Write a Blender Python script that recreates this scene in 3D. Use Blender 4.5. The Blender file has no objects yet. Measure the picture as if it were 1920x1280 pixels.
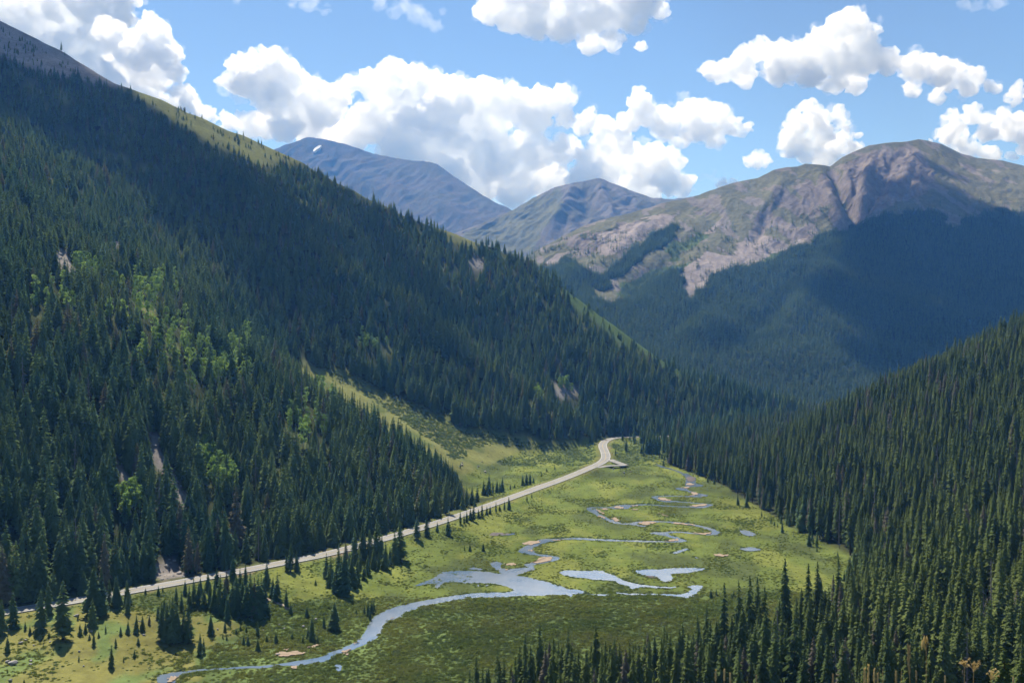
CLOUD_D, HAZE_D, HAZE_C, HAZE_G, SKY_S, SUN_S, EXPO, DENOISE = .017, .78e-4, (.12, .38, 1, 1), .2, .088, 4.6, .74, True
import bpy, bmesh, math, random
import numpy as np
from mathutils import Vector, Matrix
from mathutils.bvhtree import BVHTree

C = bpy.context
COL = C.collection
F, CX, CY, CAMZ = 1867.0, 960.0, 640.0, 100.0      # focal length (px of the 1920 frame), image centre, eye height over the valley floor
SUN = Vector((-0.23, 0.52, 0.82)).normalized()      # towards the sun
R = random.Random(11)

# ------------------------------------------------------------------ helpers
def W(px, py, d):
    return ((px - CX) / F * d, d, CAMZ - (py - CY) / F * d)

def on_z(px, py, z=0.0):
    d = (CAMZ - z) * F / (py - CY)
    return ((px - CX) / F * d, d)

def pix(x, y, z):
    y = np.maximum(y, .3)
    return CX + F * x / y, CY - F * (z - CAMZ) / y

def hash2(ix, iy, seed):
    h = (ix * 374761393 + iy * 668265263 + seed * 974711 + 12345) & 0xffffffff
    h = ((h ^ (h >> 13)) * 1274126177) & 0xffffffff
    h = ((h ^ (h >> 16)) * 2246822519) & 0xffffffff
    return h ^ (h >> 15)

_A = np.arange(16) * (math.pi / 8)
_GX, _GY = np.cos(_A), np.sin(_A)

def noise2(x, y, seed=0):
    x = np.asarray(x, float); y = np.asarray(y, float)
    ix = np.floor(x).astype(np.int64); iy = np.floor(y).astype(np.int64)
    fx = x - ix; fy = y - iy
    u = fx * fx * fx * (fx * (fx * 6 - 15) + 10); v = fy * fy * fy * (fy * (fy * 6 - 15) + 10)
    def g(dx, dy):
        h = hash2(ix + dx, iy + dy, seed) & 15
        return _GX[h] * (fx - dx) + _GY[h] * (fy - dy)
    a = g(0, 0) * (1 - u) + g(1, 0) * u
    b = g(0, 1) * (1 - u) + g(1, 1) * u
    return (a * (1 - v) + b * v) * 1.5

def fbm(x, y, octs=4, seed=0, gain=.5):
    r = 0; a = 1
    for k in range(octs):
        r = r + a * noise2(x * 2 ** k, y * 2 ** k, seed + k); a *= gain
    return r

def ridged(x, y, octs=4, seed=0, gain=.5):
    r = 0; a = 1
    for k in range(octs):
        r = r + a * (1 - 2 * np.abs(noise2(x * 2 ** k, y * 2 ** k, seed + k))); a *= gain
    return r

def smax(a, b, k): return .5 * (a + b + np.sqrt((a - b) ** 2 + k * k))
def smin(a, b, k): return .5 * (a + b - np.sqrt((a - b) ** 2 + k * k))
def sstep(e0, e1, x):
    t = np.clip((x - e0) / (e1 - e0), 0, 1); return t * t * (3 - 2 * t)

def inpoly(px, py, poly):
    r = np.zeros(np.shape(px), bool); n = len(poly)
    for i in range(n):
        x0, y0 = poly[i]; x1, y1 = poly[(i + 1) % n]
        if y0 == y1: continue
        c = ((y0 > py) != (y1 > py)) & (px < (x1 - x0) * (py - y0) / (y1 - y0) + x0)
        r ^= c
    return r

def dist_line(x, y, pts):
    """distance to a polyline and the (interpolated) third value of its points"""
    best = np.full(np.shape(x), 1e9); val = np.zeros(np.shape(x))
    for (x0, y0, v0), (x1, y1, v1) in zip(pts[:-1], pts[1:]):
        dx, dy = x1 - x0, y1 - y0; L2 = dx * dx + dy * dy + 1e-9
        t = np.clip(((x - x0) * dx + (y - y0) * dy) / L2, 0, 1)
        d = np.hypot(x - x0 - t * dx, y - y0 - t * dy)
        m = d < best
        best = np.where(m, d, best); val = np.where(m, v0 + t * (v1 - v0), val)
    return best, val

def chaikin(p, n=2, closed=True):
    for _ in range(n):
        q = []
        m = len(p)
        if not closed: q.append(p[0])
        for i in range(m if closed else m - 1):
            a = p[i]; b = p[(i + 1) % m]
            q.append(tuple(.75 * u + .25 * v for u, v in zip(a, b)))
            q.append(tuple(.25 * u + .75 * v for u, v in zip(a, b)))
        if not closed: q.append(p[-1])
        p = q
    return p

def mesh(name, V, Fc, mats=(), smooth=False, parent=None, link=True, midx=None):
    me = bpy.data.meshes.new(name)
    V = np.asarray(V, np.float32)
    if isinstance(Fc, np.ndarray):
        n, k = Fc.shape
        me.vertices.add(len(V)); me.vertices.foreach_set('co', V.ravel())
        me.loops.add(n * k); me.loops.foreach_set('vertex_index', Fc.astype(np.int32).ravel())
        me.polygons.add(n); me.polygons.foreach_set('loop_start', np.arange(0, n * k, k, dtype=np.int32))
        me.update(calc_edges=True)
    else:
        me.from_pydata(V.tolist(), [], Fc)
    for m in mats: me.materials.append(m)
    if midx is not None: me.polygons.foreach_set('material_index', np.asarray(midx, np.int32))
    me.polygons.foreach_set('use_smooth', np.full(len(me.polygons), smooth))
    me.update()
    o = bpy.data.objects.new(name, me)
    if link: COL.objects.link(o)
    if parent is not None: o.parent = parent
    return o

def color_attr(me, name, rgb):
    a = me.attributes.new(name, 'FLOAT_COLOR', 'POINT')
    c = np.ones((len(me.vertices), 4), np.float32); c[:, :3] = rgb
    a.data.foreach_set('color', c.ravel())

def tag(o, label=None, cat=None, group=None, kind=None):
    if label: o['label'] = label
    if cat: o['category'] = cat
    if group: o['group'] = group
    if kind: o['kind'] = kind
    return o

def empty(name, loc, rz=0, sc=(1, 1, 1)):
    o = bpy.data.objects.new(name, None); COL.objects.link(o)
    o.location = loc; o.rotation_euler = (0, 0, rz); o.scale = sc
    o.empty_display_size = .3
    return o

# ------------------------------------------------------------------ materials
def newmat(name):
    m = bpy.data.materials.new(name); m.use_nodes = True
    nt = m.node_tree; nt.nodes.clear()
    return m, nt, nt.nodes.new, nt.links.new

def mathn(nt, op, a, b=None, c=None, clamp=False):
    n = nt.nodes.new('ShaderNodeMath'); n.operation = op; n.use_clamp = clamp
    for i, v in enumerate((a, b, c)):
        if v is None: continue
        if isinstance(v, (int, float)): n.inputs[i].default_value = v
        else: nt.links.new(v, n.inputs[i])
    return n.outputs[0]

def mixc(nt, fac, a, b, mode='MIX'):
    n = nt.nodes.new('ShaderNodeMix'); n.data_type = 'RGBA'; n.blend_type = mode
    for sock, v in ((n.inputs[0], fac), (n.inputs[6], a), (n.inputs[7], b)):
        if isinstance(v, (int, float)): sock.default_value = v
        elif isinstance(v, tuple): sock.default_value = (*v, 1) if len(v) == 3 else v
        else: nt.links.new(v, sock)
    return n.outputs[2]

def noisen(nt, vec, scale, detail=4, rough=.55, dist=0):
    n = nt.nodes.new('ShaderNodeTexNoise'); n.inputs['Scale'].default_value = scale
    n.inputs['Detail'].default_value = detail; n.inputs['Roughness'].default_value = rough
    n.inputs['Distortion'].default_value = dist
    nt.links.new(vec, n.inputs['Vector']); return n.outputs[0]

def ramp(nt, v, lo, hi):
    n = nt.nodes.new('ShaderNodeMapRange'); n.inputs['From Min'].default_value = lo; n.inputs['From Max'].default_value = hi
    nt.links.new(v, n.inputs['Value']); return n.outputs[0]

def leaf_mat(name, dark, light, trans=.25, var=.5, tint=None, stand=None, sscale=.012):
    """foliage: colour varies from plant to plant (Object Info random) and a little over the crown"""
    m, nt, N, L = newmat(name)
    oi = N('ShaderNodeObjectInfo'); tc = N('ShaderNodeTexCoord')
    v = noisen(nt, tc.outputs['Object'], 9, 3)
    f = mathn(nt, 'ADD', mathn(nt, 'MULTIPLY', oi.outputs['Random'], 1 - var), mathn(nt, 'MULTIPLY', ramp(nt, v, .3, .7), var), clamp=True)
    c = mixc(nt, f, dark, light)
    if stand:                                             # whole stands lean to blue-green or to yellow-green
        nz = ramp(nt, noisen(nt, oi.outputs['Location'], sscale, 3), .4, .62)
        c = mixc(nt, .5, c, mixc(nt, nz, stand[0], stand[1]))
    if tint:
        r2 = mathn(nt, 'FRACT', mathn(nt, 'MULTIPLY', oi.outputs['Random'], 17.31))
        c = mixc(nt, mathn(nt, 'MULTIPLY', mathn(nt, 'GREATER_THAN', r2, tint[1]), tint[2]), c, tint[0])
    d = N('ShaderNodeBsdfDiffuse'); L(c, d.inputs[0])
    t = N('ShaderNodeBsdfTranslucent'); L(mixc(nt, .5, c, mixc(nt, 1.0, c, (1.6, 1.7, .8), 'MULTIPLY')), t.inputs[0])
    mx = N('ShaderNodeMixShader'); mx.inputs[0].default_value = trans
    L(d.outputs[0], mx.inputs[1]); L(t.outputs[0], mx.inputs[2])
    o = N('ShaderNodeOutputMaterial'); L(mx.outputs[0], o.inputs[0])
    return m

def plain_mat(name, c1, c2, scale=1, rough=.9, bump=0, bscale=10, spec=.2):
    m, nt, N, L = newmat(name)
    tc = N('ShaderNodeTexCoord')
    v = noisen(nt, tc.outputs['Object'], scale, 6, .6)
    c = mixc(nt, ramp(nt, v, .3, .7), c1, c2)
    p = N('ShaderNodeBsdfPrincipled'); L(c, p.inputs['Base Color']); p.inputs['Roughness'].default_value = rough
    p.inputs['Specular IOR Level'].default_value = spec
    if bump:
        b = N('ShaderNodeBump'); b.inputs['Strength'].default_value = .6; b.inputs['Distance'].default_value = bump
        L(noisen(nt, tc.outputs['Object'], bscale, 5), b.inputs['Height']); L(b.outputs[0], p.inputs['Normal'])
    o = N('ShaderNodeOutputMaterial'); L(p.outputs[0], o.inputs[0])
    return m

def ground_mat(name, scales, amp=.5, bump=1.0, bscale=.1, detail_amp=.35, fine=.5):
    """the albedo kept on the vertices, broken up by noise of several sizes"""
    m, nt, N, L = newmat(name)
    at = N('ShaderNodeAttribute'); at.attribute_name = 'col'
    tc = N('ShaderNodeTexCoord'); P = tc.outputs['Object']
    a = ramp(nt, noisen(nt, P, scales[0], 8, .68, .6), .3, .7)
    b = ramp(nt, noisen(nt, P, scales[1], 8, .7), .3, .7)
    k1 = mathn(nt, 'MULTIPLY_ADD', a, amp, 1 - amp * .5)
    k2 = mathn(nt, 'MULTIPLY_ADD', b, detail_amp, 1 - detail_amp * .5)
    k = mathn(nt, 'MULTIPLY', k1, k2)
    cmb = N('ShaderNodeCombineColor')
    for i in range(3): L(k, cmb.inputs[i])
    c = mixc(nt, 1.0, at.outputs['Color'], cmb.outputs[0], 'MULTIPLY')
    p = N('ShaderNodeBsdfDiffuse'); L(c, p.inputs[0])
    bm = N('ShaderNodeBump'); bm.inputs['Strength'].default_value = .7; bm.inputs['Distance'].default_value = bump
    L(noisen(nt, P, bscale, 8, .65), bm.inputs['Height']); L(bm.outputs[0], p.inputs['Normal'])
    o = N('ShaderNodeOutputMaterial'); L(p.outputs[0], o.inputs[0])
    return m

M_SPRUCE = leaf_mat('spruce_needles', (.042, .092, .046), (.215, .295, .125), .34, .3, ((.20, .17, .125), .955, .8), stand=((.07, .135, .08), (.21, .25, .09)))
M_SPRUCE_R = leaf_mat('pine_needles', (.058, .092, .036), (.175, .225, .072), .30, .3, ((.17, .145, .125), .95, .85), stand=((.075, .115, .055), (.17, .20, .065)))
M_FAR = leaf_mat('far_spruce_needles', (.055, .095, .05), (.135, .18, .085), .35, .3)
M_ASPEN = leaf_mat('aspen_leaves', (.15, .245, .075), (.26, .35, .115), .42, .4)
M_WILLOW = leaf_mat('willow_leaves', (.115, .145, .048), (.19, .215, .072), .45, .2, None, stand=((.095, .145, .05), (.20, .205, .07)), sscale=.035)
M_WILLOW_GREY = leaf_mat('fan_willow_leaves', (.085, .125, .058), (.15, .19, .092), .4, .25)
M_BARK = plain_mat('bark', (.05, .038, .03), (.11, .09, .075), 4)
M_DEAD = plain_mat('dead_wood', (.14, .125, .12), (.26, .235, .225), 3)
M_ASPBARK = plain_mat('aspen_bark', (.35, .36, .3), (.5, .5, .43), 5)
M_ROCK = plain_mat('boulder_rock', (.2, .19, .185), (.42, .40, .385), 1.2, .9, .1, 4)
M_SAND = plain_mat('river_sand', (.22, .165, .115), (.36, .28, .20), .6, .95, .05, 1)
M_MUD = plain_mat('mud', (.06, .05, .045), (.13, .10, .09), .2, .6)
M_ROAD = plain_mat('sun_bleached_asphalt', (.20, .195, .185), (.27, .265, .25), .12, .85)
M_LINE_Y = plain_mat('road_paint_yellow', (.45, .33, .08), (.55, .4, .1), .5)
M_LINE_W = plain_mat('road_paint_white', (.7, .7, .68), (.8, .8, .78), .5)
M_PATH = plain_mat('trodden_earth', (.3, .24, .17), (.4, .33, .25), .5)
M_STRAW = leaf_mat('dry_grass', (.50, .38, .20), (.75, .62, .36), .45, .6)
M_STEM = leaf_mat('dry_stem', (.36, .26, .14), (.52, .40, .22), .35, .6)
M_GREENBLADE = leaf_mat('green_blade', (.2, .22, .03), (.34, .33, .05), .3, .6)
M_TERRAIN = ground_mat('hillside_ground', (.012, .22), .55, .6, .25, .55)
M_MTN = ground_mat('mountain_ground', (.012, .09), .45, 5.0, .05, .5)

def water_mat():
    m, nt, N, L = newmat('valley_water')
    tc = N('ShaderNodeTexCoord')
    p = N('ShaderNodeBsdfPrincipled'); p.inputs['Roughness'].default_value = .06
    p.inputs['IOR'].default_value = 2.2
    c = mixc(nt, ramp(nt, noisen(nt, tc.outputs['Object'], .05, 4), .35, .65), (.10, .155, .235), (.19, .225, .275))
    L(c, p.inputs['Base Color'])
    b = N('ShaderNodeBump'); b.inputs['Strength'].default_value = .25; b.inputs['Distance'].default_value = .08
    L(noisen(nt, tc.outputs['Object'], .9, 4, .6), b.inputs['Height']); L(b.outputs[0], p.inputs['Normal'])
    o = N('ShaderNodeOutputMaterial'); L(p.outputs[0], o.inputs[0])
    return m
M_WATER = water_mat()
# ------------------------------------------------------------------ the road, measured on the ground
ROADPX = [(-260, 1190, 7), (-90, 1162, 6.5), (0, 1148, 6), (60, 1138, 6), (130, 1127, 6), (245, 1107, 6), (340, 1090, 6), (460, 1068, 6), (520, 1056, 5.6),
          (600, 1041, 5), (655, 1027, 5), (760, 998, 4.5), (840, 973, 4), (920, 946, 3.5), (1000, 917, 3), (1060, 896, 2.6),
          (1105, 877, 2.2), (1130, 866, 2), (1137, 857, 2), (1134, 846, 2), (1129, 836, 2), (1132, 828, 2), (1142, 822.5, 2), (1160, 819.5, 2), (1200, 818, 2), (1270, 817, 2), (1340, 814, 2)]
ROAD = []
for px, py, z in ROADPX:
    x, y = on_z(px, py, z); ROAD.append((x, y, z))
ROAD = chaikin(ROAD, 2, False)

CREST = [(-1500, 1500, 1010), (-745, 1450, 567), (-640, 1425, 513), (-559, 1400, 463), (-460, 1400, 428), (-360, 1400, 397), (-300, 1390, 370), (-255, 1370, 345), (-159, 1350, 294), (-85, 1350, 262), (-22, 1350, 236),
         (40, 1330, 193), (90, 1310, 154), (132, 1300, 122), (202, 1300, 70), (271, 1300, 41), (390, 1300, 8), (520, 1300, -8), (2500, 1300, -10)]
_cx = np.array([c[0] for c in CREST]); _cy = np.array([c[1] for c in CREST]); _cz = np.array([c[2] for c in CREST])
FOOT_R = [(0, 60), (150, 35), (200, 45), (260, 60), (300, 76), (330, 96), (380, 130), (455, 156), (511, 150), (593, 147), (704, 144), (819, 124), (900, 150), (1000, 205), (1130, 266), (1290, 387), (1600, 620)]
_fy = np.array([f[0] for f in FOOT_R]); _fx = np.array([f[1] for f in FOOT_R])

FOOT_T = FOOT_R[:9] + [(704, 150), (800, 188), (900, 240), (1000, 292), (1130, 345), (1290, 430), (1600, 640)]
_ty = np.array([f[0] for f in FOOT_T]); _tx = np.array([f[1] for f in FOOT_T])

def surfaces(x, y):
    # near spur on the left
    s1 = -.89 * (x + 177) + .46 * (y - 345)
    p1 = 6 + .577 * s1 + .00012 * np.maximum(s1, 0) ** 2
    s640 = -.89 * (x + 177) + .46 * 295
    e640 = 6 + .577 * s640 + .00012 * np.maximum(s640, 0) ** 2
    fall = np.interp(x, [-900, -420, -260, -150, -40], [.07, .09, .03, -.13, -.22])
    z1 = smin(p1, e640 + fall * (y - 640) - .8 * np.maximum(y - 1200, 0), 10)
    # far spur with its crest
    zc = np.interp(x, _cx, _cz); yc = np.interp(x, _cx, _cy)
    u = yc - y
    z2 = zc - np.where(u > 0, .475 * (np.sqrt(u * u + 400) - 20), -.42 * u)
    zf = -87.5 - .408 * x + .107 * y
    zf = np.where(y > 1010, zf - (y - 1010) * .5, zf)
    zf = smin(zf, 84 + 0 * x, 6) - .6 * np.maximum(620 - y, 0)
    xf = np.interp(y, _ty, _tx)
    sl = np.interp(y, [200, 330, 450, 650, 800, 1000], [.30, .36, .40, .42, .47, .48])
    zr = sl * (x - xf)
    s = .91 * x + .40 * y - 868
    zr = np.where(s > 0, smin(zr, sl * (x - s / .91 * 1.0 - xf) - .4 * s, 4), zr)
    hill = np.interp(y, [-20, 3, 12, 60, 140, 225, 270, 320, 400], [98.9, 98.45, 95.0, 73, 36, 7, 1.0, -6, -20])
    hill = hill + np.clip(x, -400, 400) * np.interp(y, [0, 20, 100, 225, 300], [0, .02, .06, .10, .05])
    return z1, z2, zf, zr, hill

def height(x, y, detail=True):
    x = np.asarray(x, float); y = np.asarray(y, float)
    z1, z2, zf, zr, hill = surfaces(x, y)
    n = fbm(x / 150, y / 150, 4, 3)
    n2 = ridged(x / 90, y / 90, 3, 9) - .6
    floor = np.interp(y, [0, 1040, 1500, 3000], [0, 0, -9, -14])
    def rel(z): return np.clip(z - floor, 0, 1e9)
    amp = lambda z: np.clip((z - floor) / 60, 0, 1)
    z1 = z1 + amp(z1) * (n * 5 + n2 * 2.5); zr = zr + amp(zr) * (n * 5)
    z2d = z2 + amp(z2) * (n * 5 + n2 * 4) * np.clip((np.interp(x, _cx, _cy) - y) / 90, 0.12, 1)
    zf = zf + amp(zf) * n * 3
    z = smax(smax(z1, z2d, 3), smax(zf, zr, 2), 3)
    z = smax(z, hill, 1.5)
    z = smax(z, floor, 1.2) - .6
    z = np.where(z < floor + .12, floor, z)
    return z

def ground(x, y):
    z = height(x, y)
    d, zr = dist_line(x, y, ROAD)
    near = np.interp(y, [300, 420, 520, 700], [.085, .10, .16, .25])
    fill = zr - np.maximum(d - 6, 0) * near
    hm = fbm(x / 9, y / 9, 3, 21) * .7 * np.clip(fill, 0, 1)
    z = np.where(d < 75, np.maximum(z, fill + np.where(d > 8, hm, 0)), z)
    z = np.minimum(z, zr + .2 + np.maximum(d - 6, 0) * .62)
    w = 1 - sstep(6.5, 15, d)
    z = z * (1 - w) + (zr - .35) * w
    # the near left meadow rises gently to the left of the stream
    lm = np.clip((-115 - x) / 60, 0, 1) * np.clip((372 - y) / 30, 0, 1) * 3.5
    return np.maximum(z, np.where(y > 150, lm + .5 * fbm(x / 14, y / 14, 3, 5) * np.clip(lm, 0, 1), -99))

# ------------------------------------------------------------------ what grows where
GRASS_CREST = [(190, 140), (330, 178), (420, 204), (480, 228), (530, 262), (570, 282), (600, 298), (560, 312), (510, 308), (450, 296), (390, 270), (340, 240), (285, 200)]
ROCK_TOP = [(-200, -80), (0, 20), (60, 70), (200, 140), (250, 165), (190, 165), (100, 140), (0, 105), (-200, 60)]
TAN_CREST = [(800, 400), (860, 425), (915, 462), (880, 470), (830, 440), (790, 412)]
GREEN_CREST = [(1060, 540), (1120, 570), (1180, 602), (1250, 648), (1310, 685), (1340, 712), (1300, 712), (1240, 688), (1170, 645), (1110, 602), (1060, 568)]
ROCKY = [[(275, 805), (300, 818), (335, 900), (378, 965), (355, 970), (308, 905), (282, 850)], [(205, 850), (222, 855), (255, 920), (240, 920)],
         [(95, 460), (120, 470), (165, 525), (150, 530), (110, 500)], [(195, 448), (238, 456), (230, 470), (200, 462)], [(388, 480), (418, 497), (412, 506), (388, 492)],
         [(1035, 715), (1088, 728), (1085, 750), (1040, 742)], [(876, 478), (915, 490), (905, 510), (880, 502)], [(160, 565), (195, 575), (180, 590)],
         [(640, 595), (662, 603), (672, 618), (650, 612)], [(305, 860), (330, 880), (322, 900)], [(455, 925), (480, 935), (490, 960), (470, 950)],
         [(250, 1060), (330, 1050), (345, 1085), (300, 1090)]]
MEADOW_GAP = [[(735, 765), (770, 775), (860, 800), (850, 808), (760, 790)], [(255, 560), (290, 575), (300, 600), (270, 590)]]

def zones(x, y, z):
    """0 floor meadow, 1 forest left, 2 fan meadow, 3 forest right, 4 alpine grass, 5 rock, 6 bank, 7 bright shrubs"""
    px, py = pix(x, y, z)
    jx = fbm(x / 40, y / 40, 3, 31) * 10; jy = fbm(x / 40, y / 40, 3, 37) * 7
    px = px + jx; py = py + jy
    z1, z2, zf, zr, hill = surfaces(x, y)
    dr, zroad = dist_line(x, y, ROAD)
    floor = np.interp(y, [0, 1040, 1500, 3000], [0, 0, -9, -14])
    out = np.zeros(np.shape(x), int)
    left = (z > floor + 3.2) & (x < np.interp(y, [0, 345, 640, 830, 1000, 1300, 1500], [-200, -165, -30, 60, 110, 420, 600]))
    out = np.where(left, 1, out)
    # the spur hides the meadow behind it; the fan belongs to its own surface
    fan = left & (zf > z1 - 1) & (zf > z2 - 2) & (y < 1000) & (x > -190) & (y > 520)
    out = np.where(fan, 2, out)
    ln = np.interp(px, [600, 640, 700, 780, 860, 960, 1080, 1110], [688, 692, 722, 756, 794, 818, 832, 822])
    out = np.where(left & (y > 745) & (y < 1010) & (px > 612) & (px < 1110) & (py > ln) & (zf > z1 - 12), 2, out)
    # left side: uphill of the road only
    xr = np.interp(y, [p[1] for p in ROAD if p[1] < 800], [p[0] for p in ROAD if p[1] < 800])
    below = (y < 800) & (x > xr - 4) & (x < 40)
    out = np.where(below & (out == 1), 6, out)
    out = np.where((x < xr - 9) & (y < 640) & (x > -500) & (y > 300) & (out != 2) & (x < 0), 1, out)
    right = ((x > np.interp(y, _fy, _fx) + 2) & (x > 40)) | ((hill > floor + 1.0) & (y < 300))
    out = np.where(right & (out != 2), 3, out)
    out = np.where((y > 1010) & (out == 0), 1, out)
    up = left & (y > 1000)
    out = np.where(inpoly(px, py, GRASS_CREST) & up, 4, out)
    out = np.where(inpoly(px, py, TAN_CREST) & up, 4, out)
    out = np.where(inpoly(px, py, ROCK_TOP) & up, 5, out)
    out = np.where(inpoly(px, py, GREEN_CREST) & (y > 1000), 7, out)
    for p in ROCKY: out = np.where(inpoly(px, py, p) & (out == 1), 5, out)
    for p in MEADOW_GAP: out = np.where(inpoly(px, py, p) & (out == 1), 4, out)
    out = np.where((dr < 7) & (y < 1100) & (out != 3), 6, out)
    return out

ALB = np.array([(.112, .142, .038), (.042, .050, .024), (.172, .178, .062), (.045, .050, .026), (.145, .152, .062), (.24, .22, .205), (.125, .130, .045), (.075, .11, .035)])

def build_terrain():
    cols = np.arange(-760, 2640, 4.0)
    ys = [-14, -6, -2, 0.4]
    y = .6
    while y < 60: ys.append(y); y *= 1.06
    while y < 225: ys.append(y); y *= 1.02
    while y < 1100: ys.append(y); y *= 1.0062
    while y < 1500: ys.append(y); y *= 1.0085
    while y < 2600: ys.append(y); y *= 1.05
    ys = np.array(ys)
    wide = np.maximum(ys, 12)
    X = (cols[None, :] - CX) / F * wide[:, None]
    Y = np.repeat(ys[:, None], len(cols), 1)
    Z = ground(X.ravel(), Y.ravel()).reshape(X.shape)
    zo = zones(X.ravel(), Y.ravel(), Z.ravel())
    # keep the valley floor exactly flat where the water lies, a little lumpy elsewhere
    V = np.stack([X.ravel(), Y.ravel(), Z.ravel()], 1)
    nr, nc = X.shape
    idx = np.arange(nr * nc).reshape(nr, nc)
    Fq = np.stack([idx[:-1, :-1], idx[:-1, 1:], idx[1:, 1:], idx[1:, :-1]], -1).reshape(-1, 4)
    x, y, z = V.T
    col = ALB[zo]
    # floor: patches of sedge, willow and yellowing grass
    a = fbm(x / 38, y / 60, 4, 51); b = fbm(x / 14, y / 22, 3, 57)
    f0 = zo == 0
    col = np.where((f0 & (a + .5 * b > .25))[:, None], np.array((.155, .175, .046)), col)
    col = np.where((f0 & (a - .4 * b < -.3))[:, None], np.array((.078, .098, .036)), col)
    pxv, pyv = pix(x, y, z)
    south = f0 & (pyv > 1118 - (pxv - 960) * .02 + b * 9)
    col = np.where(south[:, None], np.array((.100, .136, .046)) * (1 + .35 * np.clip(b, -1, 1))[:, None], col)
    c2 = fbm(x / 30, y / 30, 3, 61)
    f2 = zo == 2
    col = np.where((f2 & (c2 > .25))[:, None], np.array((.105, .130, .045)), col)
    f6 = (zo == 6)
    col = np.where((f6 & (b > .35))[:, None], np.array((.17, .135, .085)), col)
    lm = (x + b * 9 < -98) & (y + b * 12 < 352) & (y > 250) & (zo != 3)
    col = np.where((lm & (b < .3))[:, None], np.array((.165, .160, .052)), col)
    f1 = (zo == 1) & (fbm(x / 25, y / 25, 3, 71) > .45)
    col = np.where(f1[:, None], np.array((.105, .12, .05)), col)
    g = col.reshape(nr, nc, 3)
    for _ in range(2):                                    # soft borders between kinds of ground
        q = np.pad(g, ((1, 1), (1, 1), (0, 0)), 'edge')
        g = (q[1:-1, 1:-1] * 2 + q[:-2, 1:-1] + q[2:, 1:-1] + q[1:-1, :-2] + q[1:-1, 2:]) / 6
    col = g.reshape(-1, 3)
    o = mesh('ground', V, Fq, [M_TERRAIN], True)
    color_attr(o.data, 'col', col)
    tag(o, kind='structure')
    return o

GROUND = build_terrain()

def bvh_of(o):
    me = o.data
    n = len(me.vertices); co = np.empty(n * 3, np.float32); me.vertices.foreach_get('co', co)
    m = len(me.polygons); vi = np.empty(m * 4, np.int32); me.loops.foreach_get('vertex_index', vi)
    return BVHTree.FromPolygons(co.reshape(-1, 3).tolist(), vi.reshape(-1, 4).tolist(), epsilon=0)
BVH_G = bvh_of(GROUND)
EYE = Vector((0, 0, CAMZ))

def cast(px, py, bvh=None):
    d = Vector(((px - CX) / F, 1, -(py - CY) / F))
    best = None
    for b in ([BVH_G] if bvh is None else bvh):
        h = b.ray_cast(EYE, d.normalized())
        if h[0] is not None and (best is None or h[3] < best[3]): best = h
    return None if best is None else best[0]

# ------------------------------------------------------------------ the road itself
def ribbon(name, pts, width, mat, lift=0, thick=.3, off=0.0, wob=False):
    V = []; Fc = []
    n = len(pts)
    for i, (x, y, z) in enumerate(pts):
        a = pts[max(0, i - 1)]; b = pts[min(n - 1, i + 1)]
        t = Vector((b[0] - a[0], b[1] - a[1])).normalized(); nx, ny = -t.y, t.x
        w = width / 2 * (1 if not wob else .75 + .8 * abs(math.sin(i * .37) * math.sin(i * .11 + 1)))
        cx, cy = x + nx * off, y + ny * off
        V += [(cx + nx * w, cy + ny * w, z + lift), (cx - nx * w, cy - ny * w, z + lift), (cx + nx * w, cy + ny * w, z + lift - thick), (cx - nx * w, cy - ny * w, z + lift - thick)]
        if i:
            k = 4 * i
            Fc += [(k - 4, k - 3, k + 1, k), (k - 2, k + 2, k + 3, k - 1), (k - 4, k, k + 2, k - 2), (k - 3, k - 1, k + 3, k + 1)]
    o = mesh(name, V, Fc, [mat]); tag(o, kind='structure')
    return o

ribbon('road', ROAD, 8.2, M_ROAD, 0, .7)
def lines():
    V = []; Fc = []; mi = []
    for off, w, m in ((.14, .12, 0), (-.14, .12, 0), (3.5, .14, 1), (-3.5, .14, 1)):
        b = len(V); n = len(ROAD)
        for i, (x, y, z) in enumerate(ROAD):
            p, q = ROAD[max(0, i - 1)], ROAD[min(n - 1, i + 1)]
            t = Vector((q[0] - p[0], q[1] - p[1])).normalized(); nx, ny = -t.y, t.x
            V += [(x + nx * (off + w / 2), y + ny * (off + w / 2), z + .012), (x + nx * (off - w / 2), y + ny * (off - w / 2), z + .012)]
            if i: Fc.append((b + 2 * i - 2, b + 2 * i - 1, b + 2 * i + 1, b + 2 * i)); mi.append(m)
    o = mesh('road_markings', V, Fc, [M_LINE_Y, M_LINE_W], midx=mi); tag(o, kind='structure')
lines()
def zpts(pl, z): return [(*on_z(px, py, z), z) for px, py in pl]
ribbon('side_road', chaikin(zpts([(1143, 861), (1152, 864.5), (1162, 868), (1172, 871.5)], 2.0), 2, False), 6.5, M_ROAD, .02, .5)
ribbon('side_road', chaikin(zpts([(1172, 871.5), (1155, 872.3), (1138, 873), (1120, 876)], 2.0), 2, False), 6.0, M_ROAD, .03, .5)
PATHPX = [(496, 1121), (512, 1126), (528, 1133), (541, 1141), (546, 1149)]
pp = [cast(*p) for p in PATHPX]
ribbon('path', chaikin([tuple(p + Vector((0, 0, .25))) for p in pp if p], 2, False), 1.9, M_PATH, 0, .6)

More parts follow.
